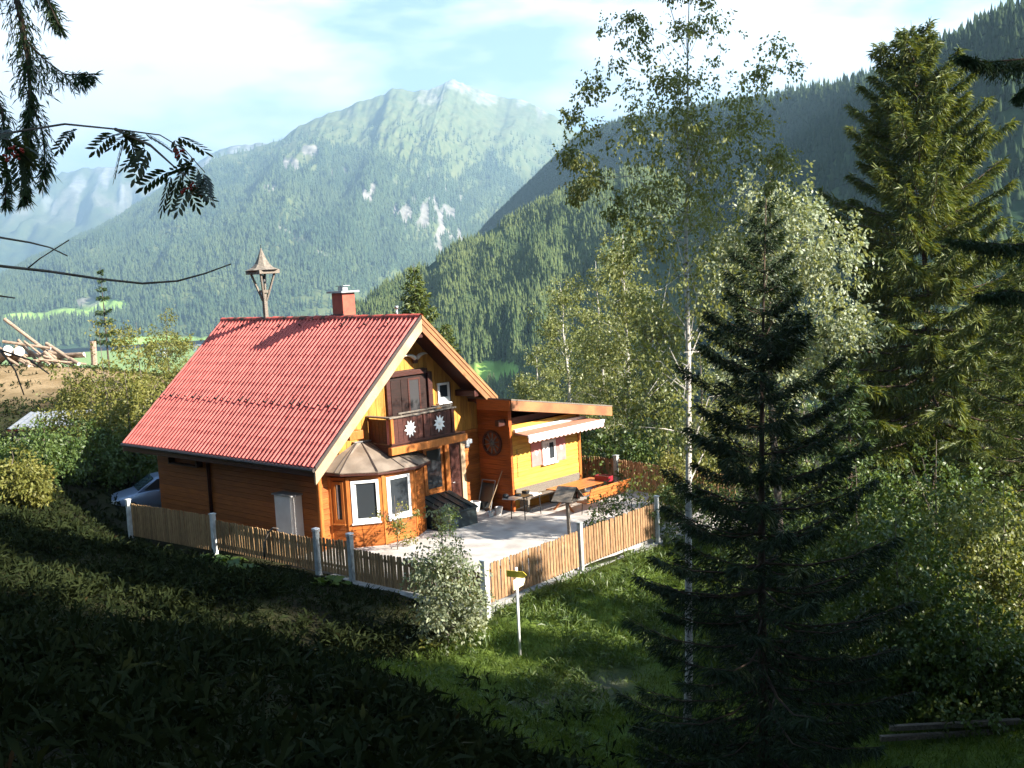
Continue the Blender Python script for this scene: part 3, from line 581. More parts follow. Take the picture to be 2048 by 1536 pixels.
# bell turret on the ridge
TX = -8.12
bt = P_(MB().bar((TX, 0, 6.5), (TX, 0, 7.62), .14, .14, (0,1,0)), 'bell_turret', M_['greywood'], rf, .012, lab='wooden bell turret with flared shingled spire')
for sx, sy_ in ((-1,-1), (1,-1), (-1,1), (1,1)): P_(MB().bar((TX+sx*.05, sy_*.05, 7.35), (TX+sx*.29, sy_*.29, 8.30), .06, .06, (0,1,0)), 'strut', M_['greywood'], bt)
P_(MB().prism([(TX-.13, -.13, 7.62), (TX+.13, -.13, 7.62), (TX+.13, .13, 7.62), (TX-.13, .13, 7.62)], (0, 0, .10)), 'shelf', M_['greywood'], bt)
P_(MB().box((TX-.43, -.43, 8.29), (TX+.43, .43, 8.43)), 'frame', M_['greywood'], bt, .01)
prof = [(.56, 8.431), (.36, 8.52), (.24, 8.65), (.15, 8.83), (.08, 9.02), (.015, 9.2)]; mb = MB(); V = []
for r_, z_ in prof:
    for j in range(8): a = math.pi*(j/4+.125); V.append((TX+r_*math.cos(a)*1.08, r_*math.sin(a)*1.08, z_))
mb.add(V, [(i*8+j, i*8+(j+1) % 8, (i+1)*8+(j+1) % 8, (i+1)*8+j) for i in range(5) for j in range(8)] + [tuple(range(7, -1, -1))]); P_(mb, 'spire', mat('grey_larch_shingle', (.22,.185,.15), .8, (.12,.10,.08), 9, (1,1,2), .6, 40), bt)
P_(MB().lathe([(.01, 8.25), (.07, 8.22), (.09, 8.10), (.13, 8.02)], 12, (TX, 0, 0)).tube([(TX, 0, 8.2), (TX, 0, 8.3)], .015, 6), 'bell', M_['steel'], bt, smooth=True)
P_(MB().tube([(TX, 0, 9.18), (TX, 0, 9.32)], .012, 6), 'finial', M_['steel'], bt)
# ---- upper door and window on the gable
xg = G+.03
d = P_(MB().box((xg, -.66, 2.95), (xg+.03, .90, 4.80)), 'balcony_door', M_['dimwood'])
for a, b in ((-.62, -.22), (-.20, .06)): P_(MB().box((xg+.031, a, 3.0), (xg+.055, b, 4.72)), 'panel', M_['dimwood'], d)
P_(MB().box((xg+.031, .10, 3.05), (xg+.05, .16, 4.72)).box((xg+.031, .56, 3.05), (xg+.05, .62, 4.72)).box((xg+.031, .16, 4.66), (xg+.05, .56, 4.72)).box((xg+.031, .16, 3.05), (xg+.05, .56, 3.2)), 'frame', M_['brown'], d)
P_(MB().box((xg+.0305, .16, 3.2), (xg+.038, .56, 4.66)), 'pane', glassmat('dim_glass', (.05,.048,.05)), d)
P_(MB().box((xg, -.82, 2.9), (xg+.09, -.665, 4.82)), 'door_post', M_['brown'], d, .01); P_(MB().box((xg, .905, 2.9), (xg+.12, 1.10, 4.86)), 'door_post', M_['brown'], d, .015); P_(MB().box((xg, -.86, 4.805 if False else 4.825), (xg+.13, .90, 4.98)), 'lintel', M_['brown'], d, .01)
P_(MB().box((xg, -.60, 4.985), (xg+.02, .86, 5.0)), 'drip_edge', M_['lead'], d)
def window(y0, y1, z0, z1, x, fw=.07, fb=None, par=None, shutter=False, curtain=False, name='window'):
    fb = fb or fw; w_ = P_(MB().box((x, y0, z0), (x+.06, y0+fw, z1)).box((x, y1-fw, z0), (x+.06, y1, z1)).box((x, y0+fw, z1-fw), (x+.06, y1-fw, z1)).box((x, y0+fw, z0), (x+.06, y1-fw, z0+fb)), name, M_['white'], par, .005)
    P_(MB().box((x+.012, y0+fw, z0+fb), (x+.024, y1-fw, z1-fw)), 'pane', M_['glass'], w_)
    P_(MB().box((x, y0-.04, z0-.05), (x+.12, y1+.04, z0-.005)), 'sill', M_['white'], w_)
    return w_
window(1.38, 1.90, 3.78, 4.42, xg, .075, .17)
P_(MB().box((xg, 1.91, 3.74), (xg+.05, 1.96, 4.42)), 'window_stop', M_['brown'])
# ---- balcony
bal = P_(MB().box((G+.03, -1.62, 2.84), (.10, 1.52, 2.90)), 'balcony', M_['brown'])
P_(MB().box((.0, -1.66, 2.60), (.17, 1.56, 2.835)), 'front_beam', M_['trim'], bal, .015, lab='honey coloured beam under the balcony')
for yy in (-1.55, 0, 1.4): P_(MB().box((G+.03, yy-.06, 2.66), (-.002, yy+.06, 2.835)), 'joist', M_['brown'], bal)
for yy in (-1.56, -.22, .98): P_(MB().box((.04, yy-.055, 2.901), (.15, yy+.055, 3.70)), 'post', M_['trim'] if yy < -1 else M_['brown'], bal, .008)
for y0, y1 in ((-1.50, -.28), (-.16, .92)):
    n = 6; w_ = (y1-y0)/n
    for i in range(n): P_(MB().box((.07, y0+i*w_+.006, 2.93), (.105, y0+(i+1)*w_-.006, 3.66)), 'baluster_board', M_['brown'], bal)
P_(MB().box((.03, -1.62, 2.901), (.155, 1.04, 2.955)), 'bottom_rail', M_['brown'], bal)
for yy, lab in ((-.83, 'white carved edelweiss on the left balcony panel'), (.39, 'white carved edelweiss on the right balcony panel')):
    mb = MB(); c = Vector((.122, yy, 3.31)); n = 10; V = []
    for i in range(2*n): a = math.pi*i/n + .12; r_ = (.27 if i % 2 == 0 else .15)*(1 if i % 4 else .92); V.append(c + Vector((0, r_*math.cos(a)*.92, r_*math.sin(a)*1.05)))
    mb.prism(V, (.02, 0, 0)); ed = P_(mb, 'edelweiss', M_['white'], bal, lab=lab)
    P_(MB().lathe([(.0, .04), (.05, .035), (.06, .0)], 10, (.142, yy, 3.31), 'x'), 'flower_heart', M_['cream'], ed, smooth=True)
n = 6
for i in range(n): P_(MB().box((G+.06+i*.165, -1.60, 2.93), (G+.06+(i+1)*.165-.012, -1.565, 3.66)), 'baluster_board', M_['brown'], bal)
n = 6
for i in range(n): P_(MB().box((G+.06+i*.165, 1.03, 2.93), (G+.06+(i+1)*.165-.012, 1.06, 3.66)), 'baluster_board', M_['brown'], bal)
for k in range(2): P_(MB().box((-.045+k*.06, -1.625, 2.92), (-.015+k*.06, -1.603, 3.66)), 'slat', M_['shutter'], bal)
P_(MB().box((-.02, -1.68, 3.705), (.19, 1.12, 3.755)), 'hand_rail', M_['greywood'], bal, .012)
P_(MB().box((G+.03, -1.66, 3.705), (-.025, -1.50, 3.75)), 'side_rail', M_['greywood'], bal); P_(MB().box((G+.03, .98, 3.705), (-.025, 1.10, 3.75)), 'side_rail', M_['greywood'], bal)
P_(MB().box((.10, -1.30, 3.80), (.17, .98, 3.85)).box((.12, -1.2, 3.756), (.15, -1.15, 3.80)).box((.12, .85, 3.756), (.15, .9, 3.80)), 'upper_rail', M_['greywood'], bal, .01)
# ---- ground floor doors under the balcony
d2 = P_(MB().box((xg, .58, .05), (xg+.03, 1.46, 2.42)), 'terrace_door', M_['trim'])
P_(MB().box((xg+.0305, .72, 1.05), (xg+.04, 1.34, 2.30)), 'pane', M_['glass'], d2)
for z in (.2, .62): P_(MB().box((xg+.031, .74, z), (xg+.05, 1.32, z+.34)), 'panel', M_['trim'], d2, .01)
P_(MB().box((xg, 1.465, .0), (xg+.12, 1.66, 2.6)), 'post', M_['trim'], d2, .01, lab='honey post beside the terrace door')
d3 = P_(MB().box((xg, 1.67, .05), (xg+.04, 2.20, 2.46)), 'side_door', M_['brown'])
P_(MB().box((xg+.041, 1.76, .25), (xg+.06, 2.11, 1.05)).box((xg+.041, 1.76, 1.25), (xg+.06, 2.11, 2.3)), 'panel', M_['brown'], d3, .01); P_(MB().tube([(xg+.07, 1.75, 1.1), (xg+.12, 1.75, 1.1), (xg+.12, 1.84, 1.1)], .012, 6), 'handle', M_['zinc'], d3)
P_(MB().box((xg, 2.205, .0), (xg+.10, 2.40, 2.6)), 'door_post', M_['barge'], d3, .01)
P_(MB().box((.17 if False else -.10, 1.60, 2.46), (.06, 1.86, 2.595)).lathe([(.05,0),(.09,-.06),(.07,-.12),(.0,-.13)], 10, (-.02, 1.7, 2.46)), 'porch_lamp', M_['white'], bal)
# ---- bay window
BP = [(G, -3.25), (-.42, -3.02), (.197, -2.17), (.281, -.97), (-.118, -.22), (G, .27)]
bay = P_(MB().prism([(q[0]*.965-.02, q[1]*.985-.02, -.3) for q in BP], (0, 0, 2.42)), 'bay_window', M_['dark'])
def facet(i, wins):
    a = Vector((*BP[i], 0)); b = Vector((*BP[i+1], 0)); L_ = (b-a).length; t = (b-a).normalized(); nrm = Vector((t.y, -t.x, 0)); 
    M4 = Matrix(((t.x, nrm.x, 0, a.x), (t.y, nrm.y, 0, a.y), (0, 0, 1, 0), (0, 0, 0, 1)))
    fw_ = P_(MB().box((.004, -.05, .0), (L_-.004, -.004, .70), M4), 'bay_wall', M_['plank'], bay); P_(MB().box((.004, -.05, 2.02), (L_-.004, -.004, 2.12), M4), 'bay_head', M_['plank'], bay)
    z = -.28
    while z < .66: P_(MB().box((.01, -.004, z), (L_-.01, .016, z+.155), M4), 'plank', M_['plank'], fw_); z += .163
    P_(MB().box((-.0, -.03, -.25), (.10, .03, 2.13), M4), 'bay_post', M_['trim'], bay, .008)
    if wins:
        w0, w1 = wins; fr = .085
        w_ = P_(MB().box((w0, -.05, .74), (w0+fr, .03, 2.0), M4).box((w1-fr, -.05, .74), (w1, .03, 2.0), M4).box((w0+fr, -.05, 1.915), (w1-fr, .03, 2.0), M4).box((w0+fr, -.05, .74), (w1-fr, .03, .86), M4), 'window', M_['white'] if i in (1, 2) else M_['trim'], bay, .006)
        P_(MB().box((w0+fr, -.03, .86), (w1-fr, -.015, 1.915), M4), 'pane', M_['glass'], w_)
        P_(MB().box((w0-.03, .0301, .70), (w1+.03, .09, .739), M4), 'sill', M_['white'] if i in (1, 2) else M_['trim'], w_)
        P_(MB().box((w0+fr+.02, -.016, .862), (w0+fr+.07, -.005, 1.9), M4), 'curtain', M_['curtain'], w_)
        for s0, s1 in ((.10, w0-.004), (w1+.004, L_)):
            if s1-s0 > .02: P_(MB().box((s0, -.04, .70), (s1, .005, 2.03), M4), 'panel', M_['trim'], bay)
    else:
        z = .70
        while z < 2.0: P_(MB().box((.01, -.02, z), (L_-.01, .016, z+.155), M4), 'plank', M_['plank'], fw_); z += .163
facet(0, (.17, .52)); facet(1, (.14, .96)); facet(2, (.17, 1.05)); facet(3, None); facet(4, None)
EV = [Vector(q) for q in [(G+.03, -3.55, 2.36), (-.36, -3.25, 2.30), (.30, -2.36, 2.25), (.50, -.95, 2.22), (.02, .02, 2.20), (G+.03, .62, 2.24)]]
TP0, TP1 = Vector((G+.12, -2.25, 3.0)), Vector((G+.12, -1.35, 2.96)); seam = []
per = [0]
for i in range(5): per.append(per[-1] + (EV[i+1]-EV[i]).length)
def evp(s):
    s *= per[-1]
    for i in range(5):
        if s <= per[i+1]+1e-6: return EV[i].lerp(EV[i+1], (s-per[i])/(per[i+1]-per[i]))
    return EV[-1]
cuts = [0, .09, per[1]/per[-1], .32, per[2]/per[-1], .50, .60, per[3]/per[-1], per[4]/per[-1], .90, 1]
br = P_(MB().prism([q + Vector((0, 0, -.10)) for q in EV], (0, 0, .085)), 'bay_roof', M_['brown'], bay)
for i in range(len(cuts)-1):
    a, b = evp(cuts[i]), evp(cuts[i+1]); c, d_ = TP0.lerp(TP1, cuts[i+1]), TP0.lerp(TP1, cuts[i]); mid1, mid2 = a.lerp(d_, .5)+Vector((0,0,.03)), b.lerp(c, .5)+Vector((0,0,.03))
    mb = MB().add([a, b, mid2, mid1, c, d_], [(0,1,2,3), (3,2,4,5)]); mb.add([a, b, b-Vector((0,0,.05)), a-Vector((0,0,.05))], [(1,0,3,2)])
    P_(mb, 'roof_panel', M_['bayroof'], br)
    if i: P_(MB().tube([a+Vector((0,0,.012)), mid1+Vector((0,0,.012)), d_+Vector((0,0,.012))], .014, 5), 'seam', M_['lead'], br)
P_(MB().bar(TP0+Vector((-.05,0,.03)), TP1+Vector((-.05,0,.03)), .16, .03), 'wall_flashing', M_['zinc'], br)
# ---- annex
AX, AY, AE = .51, 3.167, 6.615
def an_z(y): return 3.75 - .163*(y-3.2)
aw = P_(MB().box((G+.031, AY, -.3), (AX-.002, AY+.12, 3.5)), 'side_wall', M_['wheelwall'])
planks_h(aw, AY, G+.05, AX, -.28, 3.45, 'x', -1, 'wheelwall')
ay_ = P_(MB().box((AX-.12, AY+.122, -.3), (AX, AE, 2.85)), 'annex_wall', M_['annex'])
planks_h(ay_, AX, AY, AE, -.28, 2.82, 'y', 1, 'annex', .155)
P_(MB().box((AX-.05, AE-.002, -.3), (AX+.06, AE+.12, 2.8)), 'corner_post', M_['trim']); P_(MB().box((AX-.04, AY-.045, -.3), (AX+.045, AY+.06, 2.82)), 'corner_post', M_['wheelwall'])
P_(MB().box((-8, AE-.1, -.3), (AX-.12, AE, 2.85)).box((-8, AY, -.3), (-7.9, AE, 2.85)), 'rear_annex_wall', M_['wheelwall'])
ar = P_(MB().prism([(-8, 2.77, an_z(2.77)-.05), (-8, 7.98, an_z(7.98)-.05), (-8, 7.98, an_z(7.98)-.16), (-8, 2.77, an_z(2.77)-.16)], (9.0, 0, 0)), 'annex_roof', M_['brown'])
P_(MB().prism([(-8, 2.74, an_z(2.74)), (-8, 8.02, an_z(8.02)), (-8, 8.02, an_z(8.02)-.045), (-8, 2.74, an_z(2.74)-.045)], (9.06, 0, 0)), 'roof_sheet', M_['greywood'], ar)
P_(MB().prism([(1.001, 2.75, an_z(2.75)-.05), (1.001, 8.0, an_z(8.0)-.05), (1.001, 8.0, an_z(8.0)-.38), (1.001, 2.75, an_z(2.75)-.38)], (.05, 0, 0)), 'fascia', M_['barge2'], ar, .008, lab='sunlit orange fascia of the flat annex roof')
P_(MB().box((-.5, 2.72, an_z(2.75)-.40), (1.0, 2.765, an_z(2.75)-.05)), 'fascia', M_['wheelwall'], ar)
for yy in (3.6, 4.6, 5.6, 6.6, 7.6): P_(MB().bar((-.2, yy, an_z(yy)-.25), (.995, yy, an_z(yy)-.25), .10, .16), 'rafter', M_['brown'], ar)
P_(MB().bar((.30, 2.8, 2.98), (.30, 6.7, 2.98), .16, .2), 'wall_plate', M_['brown'], ar)
# annex window with shutters
wa = window(4.66, 5.36, 1.36, 2.12, AX+.03, .09, .12)
P_(MB().box((AX+.0295, 4.99, 1.48), (AX+.075, 5.03, 2.03)), 'mullion', M_['white'], wa)
P_(MB().box((AX+.036+.02, 4.76, 1.49), (AX+.058, 4.97, 2.03)), 'curtain', M_['curtain'], wa)
for a, b in ((4.12, 4.62), (5.42, 5.90)):
    s_ = P_(MB().box((AX+.026, a, 1.33), (AX+.065, b, 2.12)), 'shutter', M_['shutter'], wa, .006)
    P_(MB().prism([(AX+.0655, (a+b)/2+.07*math.cos(q)*(1+.3*math.sin(q)), 1.78+.08*math.sin(q)) for q in np.linspace(0, 6.28, 12, endpoint=False)], (.008, 0, 0)), 'cutout', M_['white'], s_)
P_(MB().bar((AX+.05, 3.42, 2.05), (AX+.05, 3.42, 1.1), .012, .012), 'wall_rod', M_['lead'])
# awning
awn = P_(MB().add([(AX+.03, 3.3, 2.63), (AX+.03, 6.98, 2.63), (1.41, 6.98, 2.60), (1.41, 3.06, 2.60), (AX+.03, 3.3, 2.60), (AX+.03, 6.98, 2.60), (1.41, 6.98, 2.57), (1.41, 3.06, 2.57)], [(0,3,2,1), (4,5,6,7), (0,1,5,4), (1,2,6,5), (2,3,7,6), (3,0,4,7)]), 'awning', M_['awning'])
P_(MB().box((1.412, 3.04, 2.52), (1.47, 7.0, 2.62)), 'front_bar', M_['white'], awn, .01)
V = []; n = 18; wv = 3.94/n; mb = MB()
for i in range(n):
    y0 = 3.05+i*wv; pts = [(1.44, y0, 2.52), (1.44, y0+wv, 2.52)] + [(1.44, y0+wv*(1-t), 2.40-.055*math.sin(math.pi*t)) for t in np.linspace(0, 1, 7)]
    mb.prism(pts, (.006, 0, 0))
P_(mb, 'valance', M_['valance'], awn)
for yy in (3.4, 6.8): P_(MB().bar((AX+.04, yy, 2.55), (1.40, yy, 2.53), .03, .05), 'awning_arm', M_['zinc'], awn)
P_(MB().box((AX+.025, 3.3, 2.635), (AX+.15, 6.98, 2.72)), 'cassette', M_['white'], awn)
# ---- fittings on the long wall
P_(MB().tube([(-.15, -YE-.05, 2.60), (-.55, -4.1, 2.45), (-.86, -HW-.08, 2.30), (-.86, -HW-.08, .0)], .045, 8), 'downpipe', M_['trim'], smooth=True)
P_(MB().tube([(-6.7, -YE-.04, 2.58), (-6.7, -HW-.09, 2.35), (-6.7, -HW-.09, .0)], .06, 8), 'downpipe', M_['brown'], smooth=True)
sh = P_(MB().box((-8.9, -HW-.26, 2.02), (-7.1, -HW-.03, 2.06)), 'wall_shelf', M_['brown'])
P_(MB().box((-8.9, -HW-.26, 2.061), (-8.84, -HW-.03, 2.42)).box((-7.16, -HW-.26, 2.061), (-7.1, -HW-.03, 2.42)), 'shelf_side', M_['brown'], sh)
cbx = P_(MB().box((-2.62, -HW-.42, .02), (-1.76, -HW-.03, 1.60)), 'meter_cabinet', M_['cream'], None, .012, lab='pale meter cabinet on the shaded long wall')
P_(MB().box((-2.58, -HW-.432, .1), (-1.80, -HW-.421, 1.55)), 'cabinet_door', M_['cream'], cbx); P_(MB().box((-2.68, -HW-.47, 1.601), (-1.70, -HW-.03, 1.64)), 'cabinet_lid', M_['zinc'], cbx)
# ------------------------------------------------------------------ terrace and fences
tag(MB().box((G-.1, -4.72, -1.0), (6.52, 7.9, 0.0)).build('terrace', M_['concrete'], None, .01), kind='structure')
tag(MB().box((6.525, -4.95, -1.9), (6.82, 5.2, -.14)).box((1.0, -5.12, -1.9), (6.52, -4.725, -.14)).build('retaining_wall', M_['kerb'], None, .02), kind='structure')
def picket_mesh(h, w=.088, t=.022):
    P2 = [(-w/2, 0), (w/2, 0), (w/2, h-.035)] + [(w/2*math.cos(a), h-.035+.035*math.sin(a)) for a in (math.pi*.25, math.pi*.5, math.pi*.75)] + [(-w/2, h-.035)]
    return MB().prism([(x, -t/2, z) for x, z in P2], (0, t, 0))
def fence(label, secs, posts, mname, name='picket_fence', pitch=.116, rails=True, cat='fence', side=-1):
    x0, y0, x1, y1 = secs[0][:4]; root = thing(name, label, cat, (x0, y0, secs[0][4])); src = {}
    for (xa, ya, xb, yb, za, zb, h) in secs:
        L_ = math.hypot(xb-xa, yb-ya); n = max(2, int(L_/pitch)); ang = math.atan2(yb-ya, xb-xa)
        for i in range(n):
            t = (i+.5)/n; hh = h + random.gauss(0, .012); M4 = Matrix.Translation((xa+(xb-xa)*t, ya+(yb-ya)*t, za+(zb-za)*t)) @ Matrix.Rotation(ang, 4, 'Z') @ Matrix.Rotation(random.gauss(0, .012), 4, 'Y') @ Matrix.Scale(hh/h, 4, (0,0,1))
            if h not in src: src[h] = P_(picket_mesh(h), 'picket', M_[mname], root); src[h].matrix_basis = M4
            else: put(src[h], root, M4)
        nx, ny = -math.sin(ang)*.035, math.cos(ang)*.035
        for f in (.22, .78): P_(MB().bar((xa+nx, ya+ny, za+h*f), (xb+nx, yb+ny, zb+h*f), .03, .07), 'rail', M_[mname], root)
    for (x, y, z0, z1, w, mn) in posts:
        po = P_(MB().box((x-w/2, y-w/2, z0), (x+w/2, y+w/2, z1)), 'post', M_[mn], root, .012)
        P_(MB().prism([(x-w/2-.015, y-w/2-.015, z1+.001), (x+w/2+.015, y-w/2-.015, z1+.001), (x+w/2+.015, y+w/2+.015, z1+.001), (x-w/2-.015, y+w/2+.015, z1+.001)], (0, 0, .03)), 'post_cap', M_[mn], po)
    return root
def fy(x): return -5.46 + (x+8.8)*(.72/15.65)
fence('brown picket fence with grey posts along the shaded side of the chalet', [(-8.7, fy(-8.7), -4.25, fy(-4.25), -.12, -.08, 1.10), (-4.02, fy(-4.02), .55, fy(.55), -.02, -.05, .92)],
      [(-8.86, fy(-8.86), -.4, 1.07, .13, 'postw'), (-4.14, fy(-4.14), -.4, 1.06, .14, 'postw')], 'picket')
fence('dark picket fence running from the gate to the terrace corner', [(2.18, fy(2.18), 6.70, fy(6.70), -.10, -.12, .86)], [(6.86, fy(6.86), -1.0, 1.02, .15, 'white')], 'picket')
gt = fence('narrow brown garden gate between two white capped posts', [(.80, fy(.8), 1.95, fy(1.95), -.02, -.02, .95)], [(.67, fy(.67), -.4, 1.06, .14, 'post'), (2.07, fy(2.07), -.4, 1.08, .14, 'post')], 'picket', 'garden_gate', .125, True, 'gate')
P_(MB().box((.60, fy(.67)-.09, 1.12), (.76, fy(.67)+.07, 1.16)), 'white_cap', M_['white'], gt); P_(MB().box((2.0, fy(2.07)-.09, 1.14), (2.16, fy(2.07)+.07, 1.18)), 'white_cap', M_['white'], gt)
fence('tan picket fence on the terrace edge behind the yellow signpost', [(6.68, -4.60, 6.68, -.98, -.12, -.02, .98), (6.68, -.78, 6.68, 2.50, .0, .06, .98)], [(6.68, -.88, -.5, 1.14, .12, 'post'), (6.68, 2.64, -.6, 1.20, .10, 'postw')], 'picketR')
fence('reddish picket fence beyond the annex under the leafy shrub', [(-.6, 8.12, 1.06, 7.98, -.12, -.1, 1.15), (1.24, 7.96, 4.4, 7.4, -.1, -.1, 1.15), (4.56, 7.38, 6.6, 7.1, -.1, -.1, 1.15)], [(1.15, 7.97, -.5, 1.15, .16, 'post'), (4.48, 7.39, -.5, 1.12, .14, 'postw')], 'picketR')
# ------------------------------------------------------------------ garden furniture
def local(root): return root
t = thing('garden_table', 'orange varnished garden table in the sun beside the annex', 'table', (1.98, 4.85, 0), 0)
for i in range(6): MB().box((-.48+i*.162, -1.15, .72), (-.48+i*.162+.152, 1.15, .755)).build('board', M_['table'], t, .004)
for yy in (-.85, .85):
    MB().bar((-.42, yy, 0), (.30, yy, .70), .07, .05).build('leg', M_['table'], t); MB().bar((.42, yy, 0), (-.30, yy, .70), .06, .05, (0,1,0)).build('leg', M_['table'], t)
    MB().box((-.40, yy-.03, .64), (.40, yy+.03, .718)).build('crossbar', M_['table'], t)
MB().bar((0, -.82, .36), (0, .82, .36), .05, .08).build('stretcher', M_['table'], t)
t = thing('garden_bench', 'orange slatted bench seen from behind, with thin metal legs', 'bench', (3.12, 4.75, 0), 0)
for i in range(4): MB().box((.14+.035*i, -1.05, .50+i*.105), (.17+.035*i, 1.05, .595+i*.105)).build('back_slat', M_['table'], t, .004)
for i in range(4): MB().box((-.34+i*.115, -1.05, .42), (-.34+i*.115+.10, 1.05, .445)).build('seat_slat', M_['table'], t, .004)
for yy in (-.85, .85):
    MB().tube([(-.30, yy, .0), (-.26, yy, .41), (.12, yy, .41), (.28, yy, .93)], .014, 6).build('frame', M_['steel'], t); MB().tube([(.10, yy, .41), (.30, yy, .0)], .014, 6).build('leg', M_['steel'], t)
t = thing('wall_bench', 'grey weathered bench fixed along the yellow annex wall', 'bench', (.56, 4.9, 0), 0)
for i in range(3): MB().box((.02+.01*i, -1.68, .44+i*.105), (.045+.01*i, 1.62, .54+i*.105)).build('back_slat', M_['greywood'], t)
for i in range(3): MB().box((.08+i*.125, -1.68, .40), (.19+i*.125, 1.62, .43)).build('seat_slat', M_['greywood'], t)
for yy in (-1.5, 0, 1.45): MB().box((.06, yy-.04, 0), (.44, yy+.04, .398)).build('leg', M_['greywood'], t)
t = thing('planter_box', 'dark red planter box at the far end of the orange table', 'planter', (2.35, 5.7, .756), 0)
MB().box((-.30, -.12, 0), (.30, .12, .02)).box((-.30, -.12, .021), (-.28, .12, .18)).box((.28, -.12, .021), (.30, .12, .18)).box((-.279, -.12, .021), (.279, -.10, .18)).box((-.279, .10, .021), (.279, .12, .18)).build('box', M_['redlamp'], t)
MB().box((-.278, -.098, .022), (.278, .098, .15)).build('soil', M_['soil'], t)
# grill with tray and legs
t = thing('grill_trolley', 'small metal grill with a pale side tray on thin dark legs', 'grill', (1.38, 2.75, 0), math.radians(10))
MB().box((-.28, -.42, .70), (.28, .10, .74)).build('fire_bowl', M_['steel'], t, .01); MB().box((-.26, -.9, .73), (.24, -.44, .755)).build('tray', M_['zinc'], t, .006); MB().box((-.30, .12, .66), (.30, .62, .69)).build('side_shelf', M_['cream'], t, .006)
for sx, sy_ in ((-.24,-.38), (.24,-.38), (-.24,.55), (.24,.55)): MB().tube([(sx*1.08, sy_*1.05, 0), (sx, sy_, .70)], .018, 6).build('leg', M_['steel'], t)
MB().tube([(-.22, -.36, .25), (-.22, .52, .25), (.22, .52, .25), (.22, -.36, .25)], .012, 6).build('brace', M_['steel'], t)
MB().tube([(-.1, -.2, .74), (-.1, -.2, .80)], [.12, .09], 12).build('lid', M_['steel'], t); MB().box((-.2, .2, .691), (-.02, .38, .80)).build('bottle_rack', M_['steel'], t)
t = thing('grill_pan', 'dark domed pan with handle resting on the grill tray', 'pan', (1.30, 1.98, .757)); MB().lathe([(.0,0),(.09,0),(.11,.06),(.08,.12),(.0,.14)], 14).build('bowl', M_['steel'], t, smooth=True); MB().tube([(.1,0,.06),(.24,.03,.08)], .01, 6).build('handle', M_['steel'], t)
# bird feeder
t = thing('bird_feeder', 'weathered wooden bird feeder with pitched roof on a post', 'bird feeder', (4.6, 1.12, 0), math.radians(12))
MB().bar((0, .03, 0), (0, -.03, 1.16), .085, .085, (0,1,0)).build('post', M_['greywood'], t, .008)
for s in (-1, 1):
    for k in range(3):
        a = .02+k*.135; b = a+.15
        MB().prism([(-.30, s*a, 1.60-a*.85), (-.30, s*b, 1.60-b*.85-.006), (-.30, s*b, 1.575-b*.85), (-.30, s*a, 1.575-a*.85)], (.62, 0, 0)).build('roof_board', M_['greywood'], t)
MB().box((-.26, -.30, 1.165), (.26, .30, 1.195)).build('floor', M_['greywood'], t)
for sx, sy_ in ((-.2,-.22), (.2,-.22), (-.2,.22), (.2,.22)): MB().box((sx-.02, sy_-.02, 1.196), (sx+.02, sy_+.02, 1.40)).build('upright', M_['brown'], t)
MB().box((-.26, -.30, 1.196), (.26, -.28, 1.24)).box((-.26, .28, 1.196), (.26, .30, 1.24)).build('lip', M_['greywood'], t)
# black ribbed bin with slanted lid
t = thing('storage_bin', 'black ribbed plastic storage bin with slanted lid by the bay window', 'bin', (.02, .62, 0), 0)
MB().prism([(-.62, -.72, 0), (.62, -.72, 0), (.58, -.72, .50), (-.58, -.72, .86)], (0, 1.44, 0)).build('body', M_['tarp'], t, .02)
lid = MB().prism([(-.64, -.75, .87), (.64, -.75, .50), (.65, -.75, .55), (-.62, -.75, .95)], (0, 1.5, 0)).build('lid', M_['tarp'], t, .015)
for yy in (-.5, -.17, .17, .5): MB().bar((-.58, yy, .945), (.62, yy, .575), .07, .035).build('rib', M_['tarp'], lid)
# broom, lounger, pots
t = thing('broom', 'long handled broom leaning on the dark orange wall', 'broom', (-.25, 2.75, 0))
MB().tube([(0, 0, .08), (.42, .33, 1.36)], .016, 8).build('handle', M_['barge'], t); MB().prism([(-.16, -.04, 0), (.12, -.04, 0), (.06, -.03, .12), (-.08, -.03, .12)], (0, .07, 0)).build('bristles', M_['bark'], t)
t = thing('folded_lounger', 'dark folded lounger leaning on the wall below the wagon wheel', 'lounger', (-.50, 2.9, 0))
for sx in (-.30, .30): MB().tube([(sx, -.12, .0), (sx, .20, .98)], .016, 6).build('frame', M_['zinc'], t)
MB().prism([(-.28, -.09, .08), (.28, -.09, .08), (.28, .17, .88), (-.28, .17, .88)], (0, .015, 0)).build('cloth', M_['tarp'], t); MB().tube([(-.3, .2, .98), (.3, .2, .98)], .016, 6).build('top_tube', M_['zinc'], t)
def pot(lab, loc, r, h, mname, plant=None, name='flower_pot'):
    t = thing(name, lab, 'pot', loc); MB().lathe([(.0, 0), (r*.72, 0), (r, h*.9), (r*1.1, h*.9), (r*1.1, h), (r*.92, h), (r*.85, h*.85), (0, h*.84)], 14).build('pot', M_[mname], t, smooth=False)
    MB().lathe([(r*.85, h*.86), (r*.4, h*.9), (0, h*.91)], 10).build('soil', M_['soil'], t)
pot('white flower pot beside the brown door', (-.72, 2.62, 0), .17, .32, 'white'); pot('black pot behind the white flower pot', (-.52, 2.92, 0), .14, .30, 'steel')
pot('small pale pot in front of the lounger', (.42, 2.55, 0), .13, .26, 'cream'); pot('round white pot on the sunny terrace corner', (.30, 2.28, 0), .12, .15, 'white')
